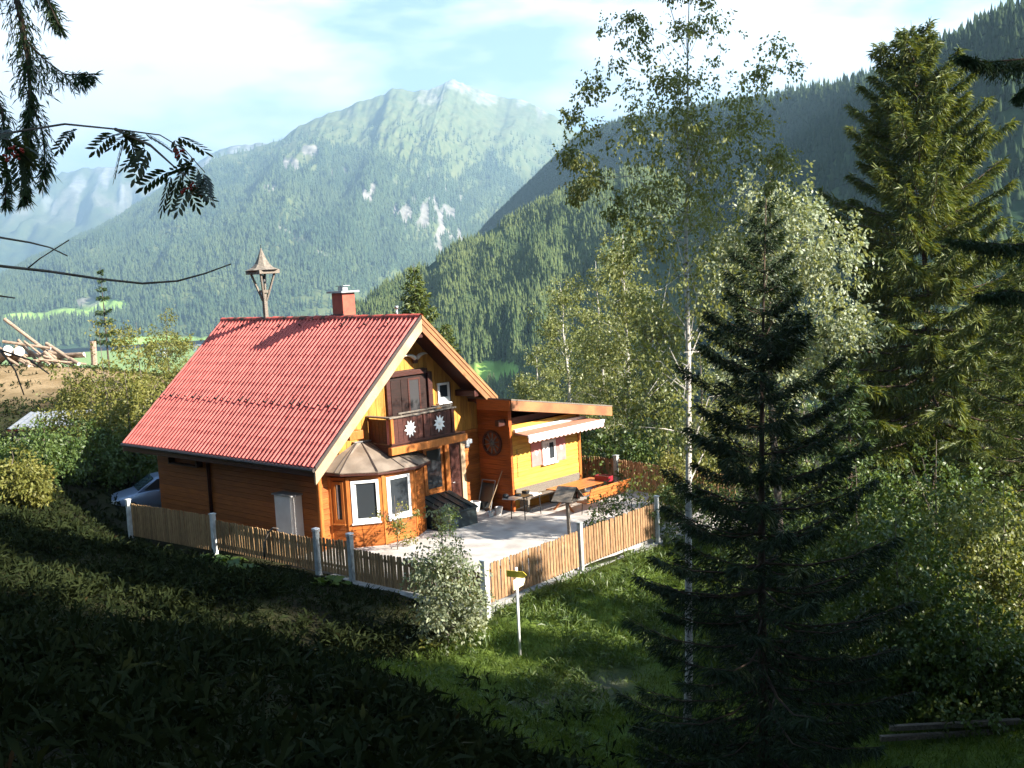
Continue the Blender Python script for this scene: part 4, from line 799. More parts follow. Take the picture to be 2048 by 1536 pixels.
# wagon wheel
t = thing('wagon_wheel', 'old wooden wagon wheel hung on the dark orange wall', 'wheel', (-.25, AY-.07, 2.25))
mb = MB(); V = []; n = 28
for j in range(n):
    a = 6.283*j/n
    for r_, yy in ((.43, -.035), (.36, -.035), (.36, .03), (.43, .03)): V.append((r_*math.cos(a), yy, r_*math.sin(a)))
mb.add(V, [(j*4+k, j*4+(k+1) % 4, ((j+1) % n)*4+(k+1) % 4, ((j+1) % n)*4+k) for j in range(n) for k in range(4)]); mb.build('rim', M_['brown'], t)
MB().lathe([(.0, -.09), (.05, -.09), (.075, -.03), (.075, .03), (0, .03)], 14, (0,0,0), 'y').build('hub', M_['greywood'], t, smooth=True)
for j in range(10): a = 6.283*j/10+.2; MB().bar((.06*math.cos(a), 0, .06*math.sin(a)), (.365*math.cos(a), 0, .365*math.sin(a)), .035, .03, (0,1,0)).build('spoke', M_['greywood'], t)
# horns under the ridge
t = thing('cattle_horns', 'pair of pale curved horns mounted under the gable peak', 'ornament', (G+.06, .46, 5.27))
MB().prism([(0, -.09, -.10), (0, .09, -.10), (0, .12, .06), (0, -.12, .06)], (.06, 0, 0)).build('plate', M_['brown'], t, .01)
for s in (-1, 1):
    pts = [(.08, s*q*.50, .04+.14*math.sin(q*2.6)+(.12*(q-.6) if q > .6 else 0)) for q in np.linspace(.05, 1, 8)]
    MB().tube(pts, [.07, .07, .065, .056, .046, .036, .022, .006], 8).build('horn', M_['cream'], t, smooth=True)
# signpost
t = thing('signpost', 'white metal post with two yellow trail arrows outside the terrace corner', 'signpost', (8.65, -5.56, gz(8.65, -5.56)-.02)); hz_ = 1.30 - t.location.z
MB().tube([(0, 0, -.2), (-.02, .03, hz_*.5), (-.03, .06, hz_)], .032, 10).build('post', M_['white'], t, smooth=True)
def arrow(L_, h, ang, z, mname, name='arrow_board'):
    d_ = Vector((math.cos(ang), math.sin(ang), 0)); nrm = Vector((-d_.y, d_.x, 0)); a = -L_*.45; b = L_*.55; mb = MB(); pts = [(a, 0), (b-.09, 0), (b, h/2), (b-.09, h), (a, h)]
    o_ = Vector((-.03, .06, z)) - nrm*.05; mb.prism([o_ + d_*p + Vector((0, 0, q)) for p, q in pts], nrm*.015); mb.build(name, M_[mname], t, .003)
arrow(.52, .15, math.radians(14), hz_-.22, 'signy'); arrow(.55, .23, math.radians(104), hz_-.46, 'signo')
# bent stake by the fence
tag(MB().tube([(-1.55, fy(-1.5)-.14, .05), (-1.50, fy(-1.5)-.12, .5), (-1.36, fy(-1.3)-.10, .80), (-1.10, fy(-1.1)-.09, .98), (-.9, fy(-.9)-.07, .99)], [.035,.033,.03,.028,.02], 8).build('bent_branch', M_['greybark'], None, 0, True), 'bent bare branch leaning against the brown picket fence', 'branch')
# ------------------------------------------------------------------ car beside the house
HD = math.atan2(-.93, -.37); CZ = -.42
t = thing('parked_car', 'silver blue car parked half hidden behind the house corner', 'car', (-12.95, -1.85, CZ), HD)
st = [(-2.05,.42,.70,.80,.78),(-1.95,.28,.86,.84,.92),(-1.2,.22,.95,.87,.98),(.6,.22,.95,.87,.97),(1.1,.22,.90,.86,.94),(1.75,.26,.76,.82,.80),(2.02,.34,.60,.74,.64)]; mb = MB(); V = []
for x, zb, zs, w, zt in st: V += [(x,-w*.92,zb),(x,-w,(zb+zs)/2),(x,-w*.97,zs),(x,-w*.70,zt),(x,0,zt+.02),(x,w*.70,zt),(x,w*.97,zs),(x,w,(zb+zs)/2),(x,w*.92,zb)]
n = 9; mb.add(V, [(i*n+j, (i+1)*n+j, (i+1)*n+(j+1) % n, i*n+(j+1) % n) for i in range(len(st)-1) for j in range(n)] + [tuple(range(n-1, -1, -1)), tuple(range(6*n, 7*n))]); mb.build('body', M_['carpaint'], t, .03, True)
cab = [(-1.75,.95,.78,.96),(-1.25,.96,.80,1.38),(-.3,.97,.80,1.46),(.35,.96,.79,1.40),(1.05,.92,.76,.95)]; V = []
for x, z0, w, zt in cab: k_ = .80 if zt > 1.1 else .99; V += [(x,-w,z0),(x,-w*k_,zt-.03),(x,-w*k_*.8,zt),(x,w*k_*.8,zt),(x,w*k_,zt-.03),(x,w,z0)]
n = 6; mb = MB(); mb.add(V, [(i*n+j, (i+1)*n+j, (i+1)*n+(j+1) % n, i*n+(j+1) % n) for i in range(len(cab)-1) for j in range(n)]); mb.build('cabin', M_['carpaint'], t, 0, True)
MB().add([(.40,-.60,1.375),(.40,.60,1.375),(1.0,.70,.985),(1.0,-.70,.985)], [(0,1,2,3)]).add([(.41,-.60,1.382),(.41,.60,1.382),(1.01,.70,.992),(1.01,-.70,.992)], [(3,2,1,0)]).build('windscreen', glassmat('windscreen_glass', (.05,.08,.09)), t)
for s in (-1, 1):
    MB().prism([(-1.1,s*.80,1.0),(.80,s*.795,1.0),(.30,s*.665,1.34),(-.95,s*.665,1.34)], (0,s*.012,0)).build('side_window', M_['glass'], t)
    MB().prism([(1.80,s*.50,.60),(1.80,s*.80,.60),(1.74,s*.80,.74),(1.74,s*.50,.74)], (.20,-s*.06,-.02)).build('headlight', M_['lamp'], t, .01)
    for xx in (-1.3, 1.28):
        w_ = MB().lathe([(.16, 0), (.31, 0), (.32, .04), (.32, .17), (.30, .2), (.16, .2)], 20, (xx, s*.76-(.1), .32), 'y').build('wheel', M_['rubber'], t, smooth=True); MB().lathe([(0, .02), (.2, .02), (.2, .18), (0, .18)], 16, (xx, s*.76-(.1), .32), 'y').build('rim', M_['zinc'], w_)
MB().box((1.96, -.45, .40), (2.07, .45, .54)).build('grille', M_['steel'], t, .01); MB().box((1.98, -.26, .28), (2.08, .26, .38)).build('number_plate', M_['white'], t); MB().box((1.94, -.74, .22), (2.06, .74, .36)).build('bumper', M_['redlamp'] if False else M_['steel'], t, .02)
# ------------------------------------------------------------------ shed and log pile on the slope at the left
sx0, sy0 = -28.6, 1.2; zz = gz(sx0, sy0)
t = thing('garden_shed', 'small grey shed with a pale corrugated metal roof on the left', 'shed', (sx0, sy0, zz-.1), YAW)
MB().box((-1.35, -1.1, 0), (1.35, -1.04, 1.45)).build('front_wall', M_['greywood'], t); MB().box((-1.35, -1.039, 0), (-1.29, 1.1, 1.6)).build('side_wall', M_['greywood'], t); MB().box((1.29, -1.039, 0), (1.35, 1.1, 1.6)).build('side_wall', M_['brown'], t); MB().box((-1.289, 1.04, 0), (1.289, 1.1, 1.7)).build('rear_wall', M_['greywood'], t)
mb = MB(); n = 40
for i in range(n):
    x = -1.6+3.2*i/(n-1); h = .03*math.sin(i*math.pi/2); mb.v += [(x, -1.4, 1.50+h), (x, 1.35, 1.98+h)]
mb.f += [(2*i, 2*i+2, 2*i+3, 2*i+1) for i in range(n-1)]; o = mb.build('roof', M_['zinc'], t); MB().box((-1.58, -1.38, 1.38), (1.58, -1.34, 1.47)).build('fascia', M_['brown'], t)
MB().box((.1, -1.125, .05), (.8, -1.101, 1.35)).build('door', M_['brown'], t)
lb = at(70, 712, 80); zl = gz(lb[0], lb[1]); sunside = Vector((RT[0], RT[1], 0)).normalized(); fwd_ = Vector((FW[0], FW[1], 0)).normalized()
def lg(lab, c, d_, L_, r, group=None):
    d_ = Vector(d_).normalized(); c = Vector(c); t = thing('cut_log', lab, 'log', tuple(c), 0, group); MB().tube([tuple(-d_*L_/2), tuple(d_*L_/2)], [r, r*.9], 10).build('stem', M_['log'], t, smooth=False)
    for s in (-1, 1):
        k = MB(); e = d_*(L_/2+.003)*s; a = d_.orthogonal().normalized(); b = d_.cross(a); k.add([tuple(e+(a*math.cos(q)+b*math.sin(q))*r*.93) for q in np.linspace(0, 6.28, 10, endpoint=False)], [tuple(range(10)) if s > 0 else tuple(range(9, -1, -1))]); k.build('cut_end', M_['logend'], t)
base = Vector((lb[0], lb[1], zl))
GRP = 'logs tossed on the pile at the left'
big = [(-2.3, 0, .75, 40, 2.0, .42), (-1.45, .2, .65, 50, 1.9, .40)]
for k, (a, f, z, yaw_, L_, r) in enumerate(big):
    d_ = sunside*math.cos(math.radians(yaw_)) - fwd_*math.sin(math.radians(yaw_)) + Vector((0,0,.35)); lg(('thick log with a bright sawn end, leftmost on the pile', 'thick log standing second from the left on the pile')[k], base+sunside*a+fwd_*f+Vector((0,0,z+.1)), d_, L_, r, None)
rr_ = random.Random(4)
for k in range(22):
    a = rr_.uniform(-1.4, 2.4); top = 1.9-abs(a-.2)*.62; z = rr_.uniform(.15, max(.3, top)); d_ = sunside*rr_.uniform(.5, 1) + fwd_*rr_.uniform(-.6, .6) + Vector((0, 0, rr_.uniform(-.85, .1)))
    lg('split log in the tangled heap on the brown slope at the left', base+sunside*a+fwd_*rr_.uniform(-.8, .8)+Vector((0,0,z)), d_, rr_.uniform(1.3, 3.4), rr_.uniform(.07, .15), GRP)
lg('long pole rising steeply from the log heap', base+sunside*-.3+fwd_*.2+Vector((0,0,1.9)), sunside*.75+Vector((0,0,-.66)), 4.6, .13)
tag(MB().tube([tuple(base+sunside*4.2+Vector((0,0,-.2))), tuple(base+sunside*4.25+Vector((0,0,1.5)))], .22, 8).build('tree_stump', M_['log']), 'upright reddish stump standing right of the log heap', 'stump')
# two farmhouses far down in the valley
for px, D, lab in ((322, 2050, 'tiny white farmhouse on the far valley meadow'), (396, 2150, 'tiny white barn right of the farmhouse on the valley meadow')):
    q = at(px, 680, D); t = thing('farmhouse', lab, 'house', (q[0], q[1], -112), .4)
    MB().box((-9, -6, 0), (9, 6, 9)).build('wall', M_['white'], t); MB().prism([(-10, -7.5, 8.6), (-10, 7.5, 8.6), (-10, 0, 14)], (20, 0, 0)).build('roof', M_['zinc'], t)
# ------------------------------------------------------------------ trees and plants
def gp(px, py, D, dz=0.): q = at(px, py, D); return (q[0], q[1], gz(q[0], q[1])-.05+dz)
# near spruce and birch
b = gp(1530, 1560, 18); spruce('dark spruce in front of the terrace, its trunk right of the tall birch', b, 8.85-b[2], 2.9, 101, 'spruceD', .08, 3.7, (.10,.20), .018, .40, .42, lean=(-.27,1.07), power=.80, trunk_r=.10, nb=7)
b = gp(1371, 1560, 20.5); H = 13.1-b[2]; LX, LY = -.36, 1.66
bl = [(LX*z/H, LY*z/H, z, r, r, .75, w) for z, r, w in ((H-.5,.5,.4),(H-1.3,.9,.9),(H-2.3,1.3,1.5),(H-3.3,1.6,1.7),(H-4.4,1.7,1.7),(H-5.6,1.65,1.5),(H-6.8,1.5,1.2),(H-8.0,1.25,.8),(H-9.2,1.0,.4))]
bl += [(LX*z/H+RT[0]*a, LY*z/H+RT[1]*a, z, .5, .5, .55, .4) for a, z in ((-2.0,H-3.0),(-1.85,H-2.2),(1.6,H-1.7),(-1.2,H-1.0),(1.4,H-2.6),(-1.7,H-3.9),(1.7,H-3.6))]
leafy('tall slender birch with white trunk, tallest tree in the middle', b, H, bl, 24000, .068, 102, 'birchleaf', 'birchbark', [(0,0,-.3),(LX*.3+.05,LY*.33,H*.33),(LX*.7-.04,LY*.7,H*.7),(LX,LY,H)], .082, 'birch_tree', droop=.55, twig=7, clump=20)
# silvery tree behind the spruce
b = gp(1565, 1200, 31); H = 10.6-b[2]
leafy('broad tree with silvery sunlit leaves behind the dark spruce', b, H, [(0,0,H-1.3,1.2,1.2,1.1),(.5,.5,H-2.6,1.7,1.7,1.2),(-.7,-.6,H-3.2,1.3,1.3,1.2),(.9,.9,H-4.4,1.5,1.5,1.2),(-.2,0,H-5.6,1.4,1.4,1.1)], 16000, .115, 103, 'silver', 'greybark', None, .14, 'broadleaf_tree', twig=6)
# big spruces at the right
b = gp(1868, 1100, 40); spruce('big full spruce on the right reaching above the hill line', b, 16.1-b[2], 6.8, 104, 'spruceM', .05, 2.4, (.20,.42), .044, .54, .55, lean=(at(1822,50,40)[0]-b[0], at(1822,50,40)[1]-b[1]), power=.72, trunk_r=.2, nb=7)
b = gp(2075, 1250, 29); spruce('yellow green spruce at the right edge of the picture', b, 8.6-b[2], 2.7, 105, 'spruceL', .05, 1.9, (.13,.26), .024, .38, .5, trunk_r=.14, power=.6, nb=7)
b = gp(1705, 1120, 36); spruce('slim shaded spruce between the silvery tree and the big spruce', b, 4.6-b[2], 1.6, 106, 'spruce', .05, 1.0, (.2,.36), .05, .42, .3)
# birches behind the annex
for i, (px, D, ht, w, lab) in enumerate(((1268, 50, 9.6, 1.9, 'white trunked birch right behind the annex roof corner'), (1212, 56, 8.2, 1.8, 'thin birch left of the white trunk behind the annex'), (1140, 60, 7.2, 2.1, 'small birch leaning over the meadow behind the chalet ridge'), (1320, 46, 6.6, 1.7, 'birch crown filling the gap left of the tall birch trunk'), (1085, 66, 3.4, 1.9, 'low rounded birch just right of the chalet roof'))):
    b = gp(px, 980, D); H = ht-b[2]; g_2 = np.random.default_rng(200+i)
    bl = [(g_2.normal()*.35, g_2.normal()*.35, H*(1-f)*.98, w*(.35+1.1*f if f < .6 else 1.0), w*(.35+1.1*f if f < .6 else 1.0), H*.09, .4+f) for f in (.05,.15,.26,.38,.5,.62,.74)]
    leafy(lab, b, H, bl, 13000, .12, 210+i, 'birchleaf', 'birchbark', [(0,0,-.3),(.15*(i % 3-1),.1,H*.5),(0,0,H)], .13, 'birch_tree', droop=.4, twig=6, group=None)
b = gp(1235, 985, 41.5); leafy('dense green shrub beside the annex above the far fence', b, 3.4, [(0,0,2.3,1.5,1.2,.9),(.7,.4,1.7,1.2,1.2,.8),(-.9,-.5,1.6,1.1,1.0,.8)], 4500, .13, 230, 'shrub', name='leafy_shrub', cat='shrub', tr=.06)
b = gp(1340, 1010, 40); leafy('tangled shrub behind the white fence post at the terrace end', b, 3.6, [(0,0,2.0,1.6,1.6,1.2),(.9,.6,1.2,1.2,1.2,.9),(-.6,.2,1.0,1.2,1.0,.8)], 4500, .12, 231, 'shrub', name='leafy_shrub', cat='shrub', tr=.05)
b = gp(1440, 1010, 38); leafy('shrub with mixed green leaves between birch and dark spruce', b, 4.6, [(0,0,3.0,1.5,1.5,1.2),(.6,.5,1.6,1.6,1.6,1.2),(-.6,.2,1.4,1.2,1.0,1.0)], 5000, .12, 236, 'birchleaf', name='leafy_shrub', cat='shrub', tr=.05)
b = gp(1265, 1045, 33); leafy('low dark shrub hanging over the right end of the terrace fence', b, 2.3, [(0,0,1.4,1.1,1.1,.7),(.4,.4,.8,1.1,1.1,.6),(-.4,-.5,.9,.9,.9,.6)], 6500, .085, 232, 'shrub', name='leafy_shrub', cat='shrub', tr=.04)
for i, (px, D, ht, r, mn, lab) in enumerate(((1500,52,3.0,2.4,'birchleaf','alder crown behind the dark spruce trunk'),(1610,58,2.4,2.6,'shrub','rounded green tree in the gap right of the dark spruce'),(1680,48,.6,2.2,'birchleaf','low yellow green tree below the slim spruce'),(1410,56,3.6,2.2,'birchleaf','pale birch crown just right of the tall birch trunk'),(1180,48,1.2,2.0,'shrub','green bush rising behind the annex roof'))):
    b = gp(px, 960, D); h = ht-b[2]; leafy(lab, b, h, [(0,0,h*.8,r*.6,r*.6,h*.17),(r*.3,r*.2,h*.6,r*.9,r*.9,h*.2),(-r*.3,-.2,h*.42,r,r,h*.2),(0,0,h*.2,r,r,h*.18)], 5500, .14, 270+i, mn, name='garden_tree', tr=.12)
for i, (x, y, h, r, mn, lab) in enumerate(((6.05,4.7,1.4,.6,'shrub','dark shrub on the terrace just right of the orange bench'),(5.2,6.3,1.9,1.1,'yellowgreen','brownish shrub between the bench and the far fence'),(7.9,4.6,2.6,1.3,'shrub','dark shrub outside the white fence post'),(9.4,3.0,2.2,1.3,'shrub','shrub between the fence end and the dark spruce'))):
    b = (x, y, 0 if x < 6.5 else gz(x, y)-.05); leafy(lab, b, h, [(0,0,h*.68,r*.8,r*.8,h*.28),(r*.3,r*.3,h*.4,r,r,h*.3),(-r*.3,-r*.2,h*.35,r*.9,r*.9,h*.3)], 3800, .085, 280+i, mn, name='leafy_shrub', cat='shrub', tr=.04)
# sunlit thicket at the lower right
for i, (px, py, D, h, r, lab) in enumerate(((1720,1330,27,4.6,1.9,'sunlit thicket of small leaves right of the dark spruce'),(1880,1330,25.5,5.2,2.1,'tall sunlit hazel bush at the lower right'),(2010,1330,24,4.4,1.9,'sunlit bush cut by the right edge'),(1800,1430,22.5,3.9,1.5,'low sunlit bush in front of the hazel'),(1960,1430,21.5,2.3,1.5,'low bush above the timber steps at the right'))):
    b = gp(px, py, D); leafy(lab, b, h, [(0,0,h*.72,r*.8,r*.8,h*.26),(r*.4,r*.3,h*.45,r*.85,r*.85,h*.28),(-r*.4,-r*.3,h*.42,r*.8,r*.8,h*.28),(0,.2,h*.2,r,r,h*.2)], 15000, .092, 240+i, 'shrub' if i != 2 else 'birchleaf', name='hazel_bush', cat='bush', tr=.05, aspect=.65)
b = (13.4, -3.1, gz(13.4, -3.1)-.05); leafy('hidden green shrub added behind the dark spruce to shade the hollow', b, 3.4, [(0,0,2.3,1.2,1.2,.9),(.4,.4,1.3,1.3,1.3,.9),(-.4,-.3,.9,1.2,1.2,.7)], 4000, .085, 238, 'shrub', name='leafy_shrub', cat='shrub', tr=.05)  # hidden shrub added to cast shade on the hollow
# bush at the terrace corner
b = gp(900, 1330, 25.6); leafy('silver leaved bush standing in front of the terrace corner', b, 3.45, [(-.1,.1,2.95,.32,.32,.40,.5),(.05,0,2.25,.62,.62,.5,1.2),(-.15,-.1,1.55,.85,.85,.55,2),(.15,.1,.95,.9,.9,.5,2),(-.1,-.1,.45,.85,.85,.45,1.4)], 6500, .085, 250, 'silver', name='silver_bush', cat='bush', tr=.035, twig=6, aspect=.6)
leafy('climbing rose in front of the bay window', (.95,-2.35,0), 1.6, [(0,0,1.1,.35,.5,.35),(.1,-.5,.75,.4,.45,.3),(-.05,.45,.85,.35,.4,.3),(0,0,.4,.3,.6,.3)], 620, .075, 251, 'yellowgreen', name='rose_bush', cat='shrub', tr=.02, twig=5)
leafy('small round green shrub next to the black bin', (1.1,-.35,0), .95, [(0,0,.55,.38,.38,.36)], 800, .06, 252, 'shrub', name='round_shrub', cat='shrub', tr=.03, twig=6)
# broad leaved plants by the fence
def broad(lab, x, y, n, ln, seed, mname='yellowgreen'):
    z = gz(x, y); g = np.random.default_rng(seed); t = thing('broad_leaved_plant', lab, 'plant', (x, y, z-.03)); 
    for k in range(n):
        a = g.random()*6.28; e = .5+.7*g.random(); L_ = ln*(.6+.6*g.random()); d_ = Vector((math.cos(a)*math.cos(e), math.sin(a)*math.cos(e), math.sin(e))); s = Vector((-math.sin(a), math.cos(a), 0)); V = []; m_ = 6
        o_ = Vector((g.normal()*.18, g.normal()*.12, 0))
        for i in range(m_):
            f = i/(m_-1); c = o_ + d_*(L_*f) + Vector((0,0,-.55*L_*f*f)); w_ = .02+L_*.17*math.sin(math.pi*min(1, f*1.02))**.8*(f > .12); V += [c - s*w_ + Vector((0,0,.25*w_)), c, c + s*w_ + Vector((0,0,.25*w_))]
        mb = MB().add(V, [q for i in range(m_-1) for q in ((3*i, 3*i+1, 3*i+4, 3*i+3), (3*i+1, 3*i+2, 3*i+5, 3*i+4))]); o = mb.build('leaf', M_[mname], t, 0, True)
        at_ = o.data.attributes.new('rnd', 'FLOAT', 'POINT'); at_.data.foreach_set('value', np.full(len(V), g.random()*.7, np.float32))
for k, (x, y, n, l, lab, mn) in enumerate(((-2.9,-6.1,18,.85,'broad leaved plant by the fence, left of the bent branch','shrub'),(-2.0,-6.25,20,.9,'broad leaved plant with bright leaves below the bent branch','grass'),(-1.1,-6.3,16,.75,'broad leaved plant to the right of the bent branch','shrub'),(-.3,-6.9,16,.7,'low bright green plant below the garden fence','grass'),(1.9,-5.75,20,.65,'grassy plant in front of the garden gate','grass'),(7.0,-6.6,14,.6,'broad yellow green leaves at the foot of the silver bush','yellowgreen'))): broad(lab, x, y, n, l, 300+k, mn)
# bushes and young trees beyond the left end of the house
for i, (px, py, D, h, r, mn, lab) in enumerate(((150,880,50,5.2,2.1,'yellowgreen','yellow green bush right of the shed'),(215,860,48,6.3,2.2,'yellowgreen','tall golden bush between shed and chalet roof'),(290,850,50,6.6,2.0,'yellowgreen','golden bush touching the left roof edge'),(262,900,45,4.6,1.8,'yellowgreen','lower golden green bush beside the roof eave'),(180,950,44,2.4,1.8,'shrub','dark green bush in the shade below the shed'),(30,965,38,1.9,1.0,'yellowgreen','sunlit autumn bush at the left edge'),(95,930,42,2.0,1.5,'shrub','dark bush in front of the shed'),(270,960,44,2.6,1.4,'shrub','dark shrub behind the parked car'),(20,895,46,2.0,1.4,'shrub','green bush left of the shed'),(340,740,70,5.2,1.6,'yellowgreen','yellow larch top peeking over the left roof edge'))):
    b = gp(px, py, D); leafy(lab, b, h, [(0,0,h*.78,r*.6,r*.6,h*.22),(r*.4,0,h*.5,r*.8,r*.8,h*.26),(-r*.4,.2,h*.45,r*.8,r*.8,h*.26),(0,0,h*.2,r,r,h*.2)], 6500, .14, 320+i, mn, name='garden_bush', cat='bush', tr=.06, aspect=.5)
b = gp(215, 700, 95); spruce('thin sparse spruce above the golden bushes on the left', b, 10.2-b[2], 1.25, 340, 'spruce', .3, .6, (.3,.5), .08, .9, .3, trunk_r=.1)
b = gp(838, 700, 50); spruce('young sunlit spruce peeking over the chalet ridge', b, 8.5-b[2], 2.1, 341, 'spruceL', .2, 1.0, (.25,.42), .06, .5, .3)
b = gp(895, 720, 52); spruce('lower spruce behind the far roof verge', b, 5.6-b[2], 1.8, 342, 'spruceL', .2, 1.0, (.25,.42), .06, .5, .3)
b = gp(365, 700, 300); leafy('dark round tree on the valley meadow left of the roof', (b[0], b[1], b[2]), 10, [(0,0,6.5,5,5,3.5),(3,2,5,4,4,3)], 2500, .6, 343, 'spruce', name='field_tree', tr=.3)
# unseen forest edge shaped to shade the foreground; trees behind added to block skylight
for i, (x, y, h, r) in enumerate(((24.2,-9.4,15,2.3),(24.8,-5.0,9.6,2.3),(27.5,-2.6,10.5,2.4),(30.5,-.6,12,2.5),(27,-8.5,20,2.8),(31.5,-5,22,2.9),(35,-1,15.5,2.8),(33,-10,22,3),(37.5,-6,23,3),(30,-14,20,3),(36,-16,22,3),(41,-11,23,3),(33,-20,21,3),(40,-21,22,3),(22.0,-4.5,8.4,1.9),(22.1,-.7,8.6,1.7),(44.0,4.9,31,3.4),(44.5,7.2,31,3.2),(47.0,6.4,33,3.4),(47.5,8.3,33,3.2),(22.8,2.2,10.8,2.0),(14,-27,18,3),(8,-25.5,19,3),(1,-24,20,3),(-6,-22.5,19,3),(-13,-20.5,18,3),(19,-31,20,3),(26,-31,20,3))):
    spruce(('tall shading spruce standing just outside the right edge', 'tall forest spruce standing outside the picture around the viewpoint')[i > 0], (x, y, gz(x, y)-.1), h, r, 400+i, 'spruce', {24.2:.2, 44.0:.755, 44.5:.76, 47.0:.74, 47.5:.74, 22.8:.62}.get(x, .12), .42 if x < 43 else 1.3, (.35,.6), .11, .55, .35, group='forest edge spruces' if i else None, power=.55 if x < 43 else .38, trunk_r=.2)
# spruce and rowan whose branches hang into the upper left corner
def spray(root, pts, mname, dens, shoot, sw, seed, hang=.5, spread=.22, name='bough'):
    g = np.random.default_rng(seed); pts = np.array(pts); s0 = np.linspace(0, 1, len(pts)); s = np.linspace(0, 1, 12); C_ = np.stack([np.interp(s, s0, pts[:,i]) for i in range(3)], 1); L_ = np.linalg.norm(np.diff(C_, axis=0), axis=1).sum()
    lb_ = MB().tube([tuple(q) for q in C_], [max(.012*L_*(1-q)*.8, .003) for q in s], 6).build(name, M_['bark'], root, smooth=True); m_ = int(L_*dens); ss = g.random(m_); B = np.stack([np.interp(ss, s, C_[:,i]) for i in range(3)], 1); tang = unit(np.stack([np.gradient(C_[:,i], s) for i in range(3)], 1)); T_ = np.stack([np.interp(ss, s, tang[:,i]) for i in range(3)], 1)
    rd = unit(g.normal(size=(m_,3))); td = unit(T_*.6 + rd*.8 + np.array([0,0,-hang])); tl = spread*(1.1-ss)*(.4+.6*g.random(m_)); pr = []
    for q in range(9):
        p = B + td*(tl*(q+.2)/9)[:,None] + np.array([0,0,-1.])*(.35*tl*((q+.2)/9)**2)[:,None]; pr.append(blades(p, unit(td + g.normal(size=(m_,3))*.5 + np.array([0,0,-hang*.3])), g.uniform(*shoot, m_), sw, g, .1))
    f = foliage('needles', pr, mname, lb_); return lb_
TD = 4.6
q0 = at(-340, 300, TD); b = (q0[0], q0[1], gz(q0[0], q0[1])-.1); t = thing('spruce_tree', 'spruce at the left edge whose shaggy branch hangs down from above', 'tree', b)
def rel(px, py, D): q = at(px, py, D); return (q[0]-b[0], q[1]-b[1], q[2]-b[2])
MB().tube([(0,0,0), (.02,.0,2.2), (.05,0,5.5), (.0,0,9.5)], [.17,.15,.10,.02], 10).build('trunk', M_['bark'], t, smooth=True)
for k, (pts, dn, sp) in enumerate((([(-330,-420,TD), (-100,-260,TD-.1), (20,-60,TD-.2), (52,80,TD-.25), (62,200,TD-.25), (52,300,TD-.25), (48,400,TD-.25)], 190, .13), ([(20,-120,TD-.1), (60,-50,TD-.2), (95,0,TD-.25), (120,55,TD-.3)], 150, .10), ([(52,80,TD-.25), (90,120,TD-.3), (130,150,TD-.35), (190,148,TD-.4)], 150, .075), ([(-330,0,TD), (-80,90,TD-.1), (0,200,TD-.2), (15,300,TD-.2), (10,410,TD-.2)], 110, .08), ([(62,200,TD-.25), (85,260,TD-.25), (90,320,TD-.25), (84,370,TD-.25)], 130, .07), ([(-340,-100,TD), (-400,-60,TD+.3), (-420,-20,TD+.5)], 200, .2), ([(-340,500,TD), (-380,560,TD+.3), (-400,600,TD+.5)], 200, .2))):
    spray(t, [rel(*q) for q in pts], 'spruce', dn, (.022, .05), .0055, 500+k, .75, sp*2.1)
q0 = at(-260, 400, 4.0); b = (q0[0], q0[1], gz(q0[0], q0[1])-.1); t = thing('rowan_tree', 'rowan reaching in from the left with pinnate leaves and red berries', 'tree', b)
MB().tube([(0,0,0), (.05,.02,1.2), (.02,.05,2.6), (.1,0,4.2)], [.07,.06,.045,.01], 8).build('trunk', M_['greybark'], t, smooth=True)
def rowan_leaf(root, p, d_, L_, g):
    d_ = Vector(d_).normalized(); s = d_.cross(Vector((g.normal()*.5, g.normal()*.5, 1))).normalized(); V = []; F = []; p = Vector(p)
    def lf(c, dd, l, w):
        o_ = len(V); sd_ = dd.cross(d_.cross(s)).normalized()*w; V.extend([c, c+dd*l*.35+sd_, c+dd*l*.75+sd_*.8, c+dd*l, c+dd*l*.75-sd_*.8, c+dd*l*.35-sd_]); F.append(tuple(range(o_, o_+6)))
    for k in range(6):
        c = p + d_*L_*(.2+.14*k) + Vector((0,0,-.25*L_*((.2+.14*k)**2)))
        for sg in (-1, 1): lf(c, (s*sg*.8 + d_*.6 + Vector((0,0,-.25))).normalized(), L_*.40, L_*.062)
    lf(p + d_*L_ + Vector((0,0,-.25*L_)), (d_+Vector((0,0,-.4))).normalized(), L_*.36, L_*.062)
    o = MB().add(V, F).build('leaf', M_['rowan'], root); at_ = o.data.attributes.new('rnd', 'FLOAT', 'POINT'); at_.data.foreach_set('value', np.full(len(V), g.random(), np.float32)); return o
gr = np.random.default_rng(77)
for pts, lv in (([(-255,330,4.0), (-100,290,3.95), (40,262,3.9), (130,248,3.85), (230,258,3.8), (320,270,3.75), (370,300,3.75), (410,345,3.7)], [(40,262),(150,255),(235,262),(262,262),(280,262),(345,270),(385,312),(395,330),(405,340),(415,352)]), ([(230,258,3.8), (300,290,3.75), (350,335,3.75), (385,365,3.7)], [(250,270),(300,290),(345,340),(360,350),(385,365)]), ([(-255,420,4.0), (-120,300,3.9), (-30,270,3.85), (20,280,3.8)], [(-20,275),(5,275),(18,285),(30,300),(-10,300)])):
    br_ = MB().tube([rel(*q) for q in pts], [max(.006*(1-i/len(pts)), .0018) for i in range(len(pts))], 5).build('branch', M_['greybark'], t)
    for (x, y) in lv:
        D = 3.76
        for k in range(2): rowan_leaf(br_, rel(x, y, D), -UP*(.1+.8*gr.random()) + RT*gr.normal()*1.0 + FW*gr.normal()*.6, .085+.03*gr.random(), gr)
mb = MB()
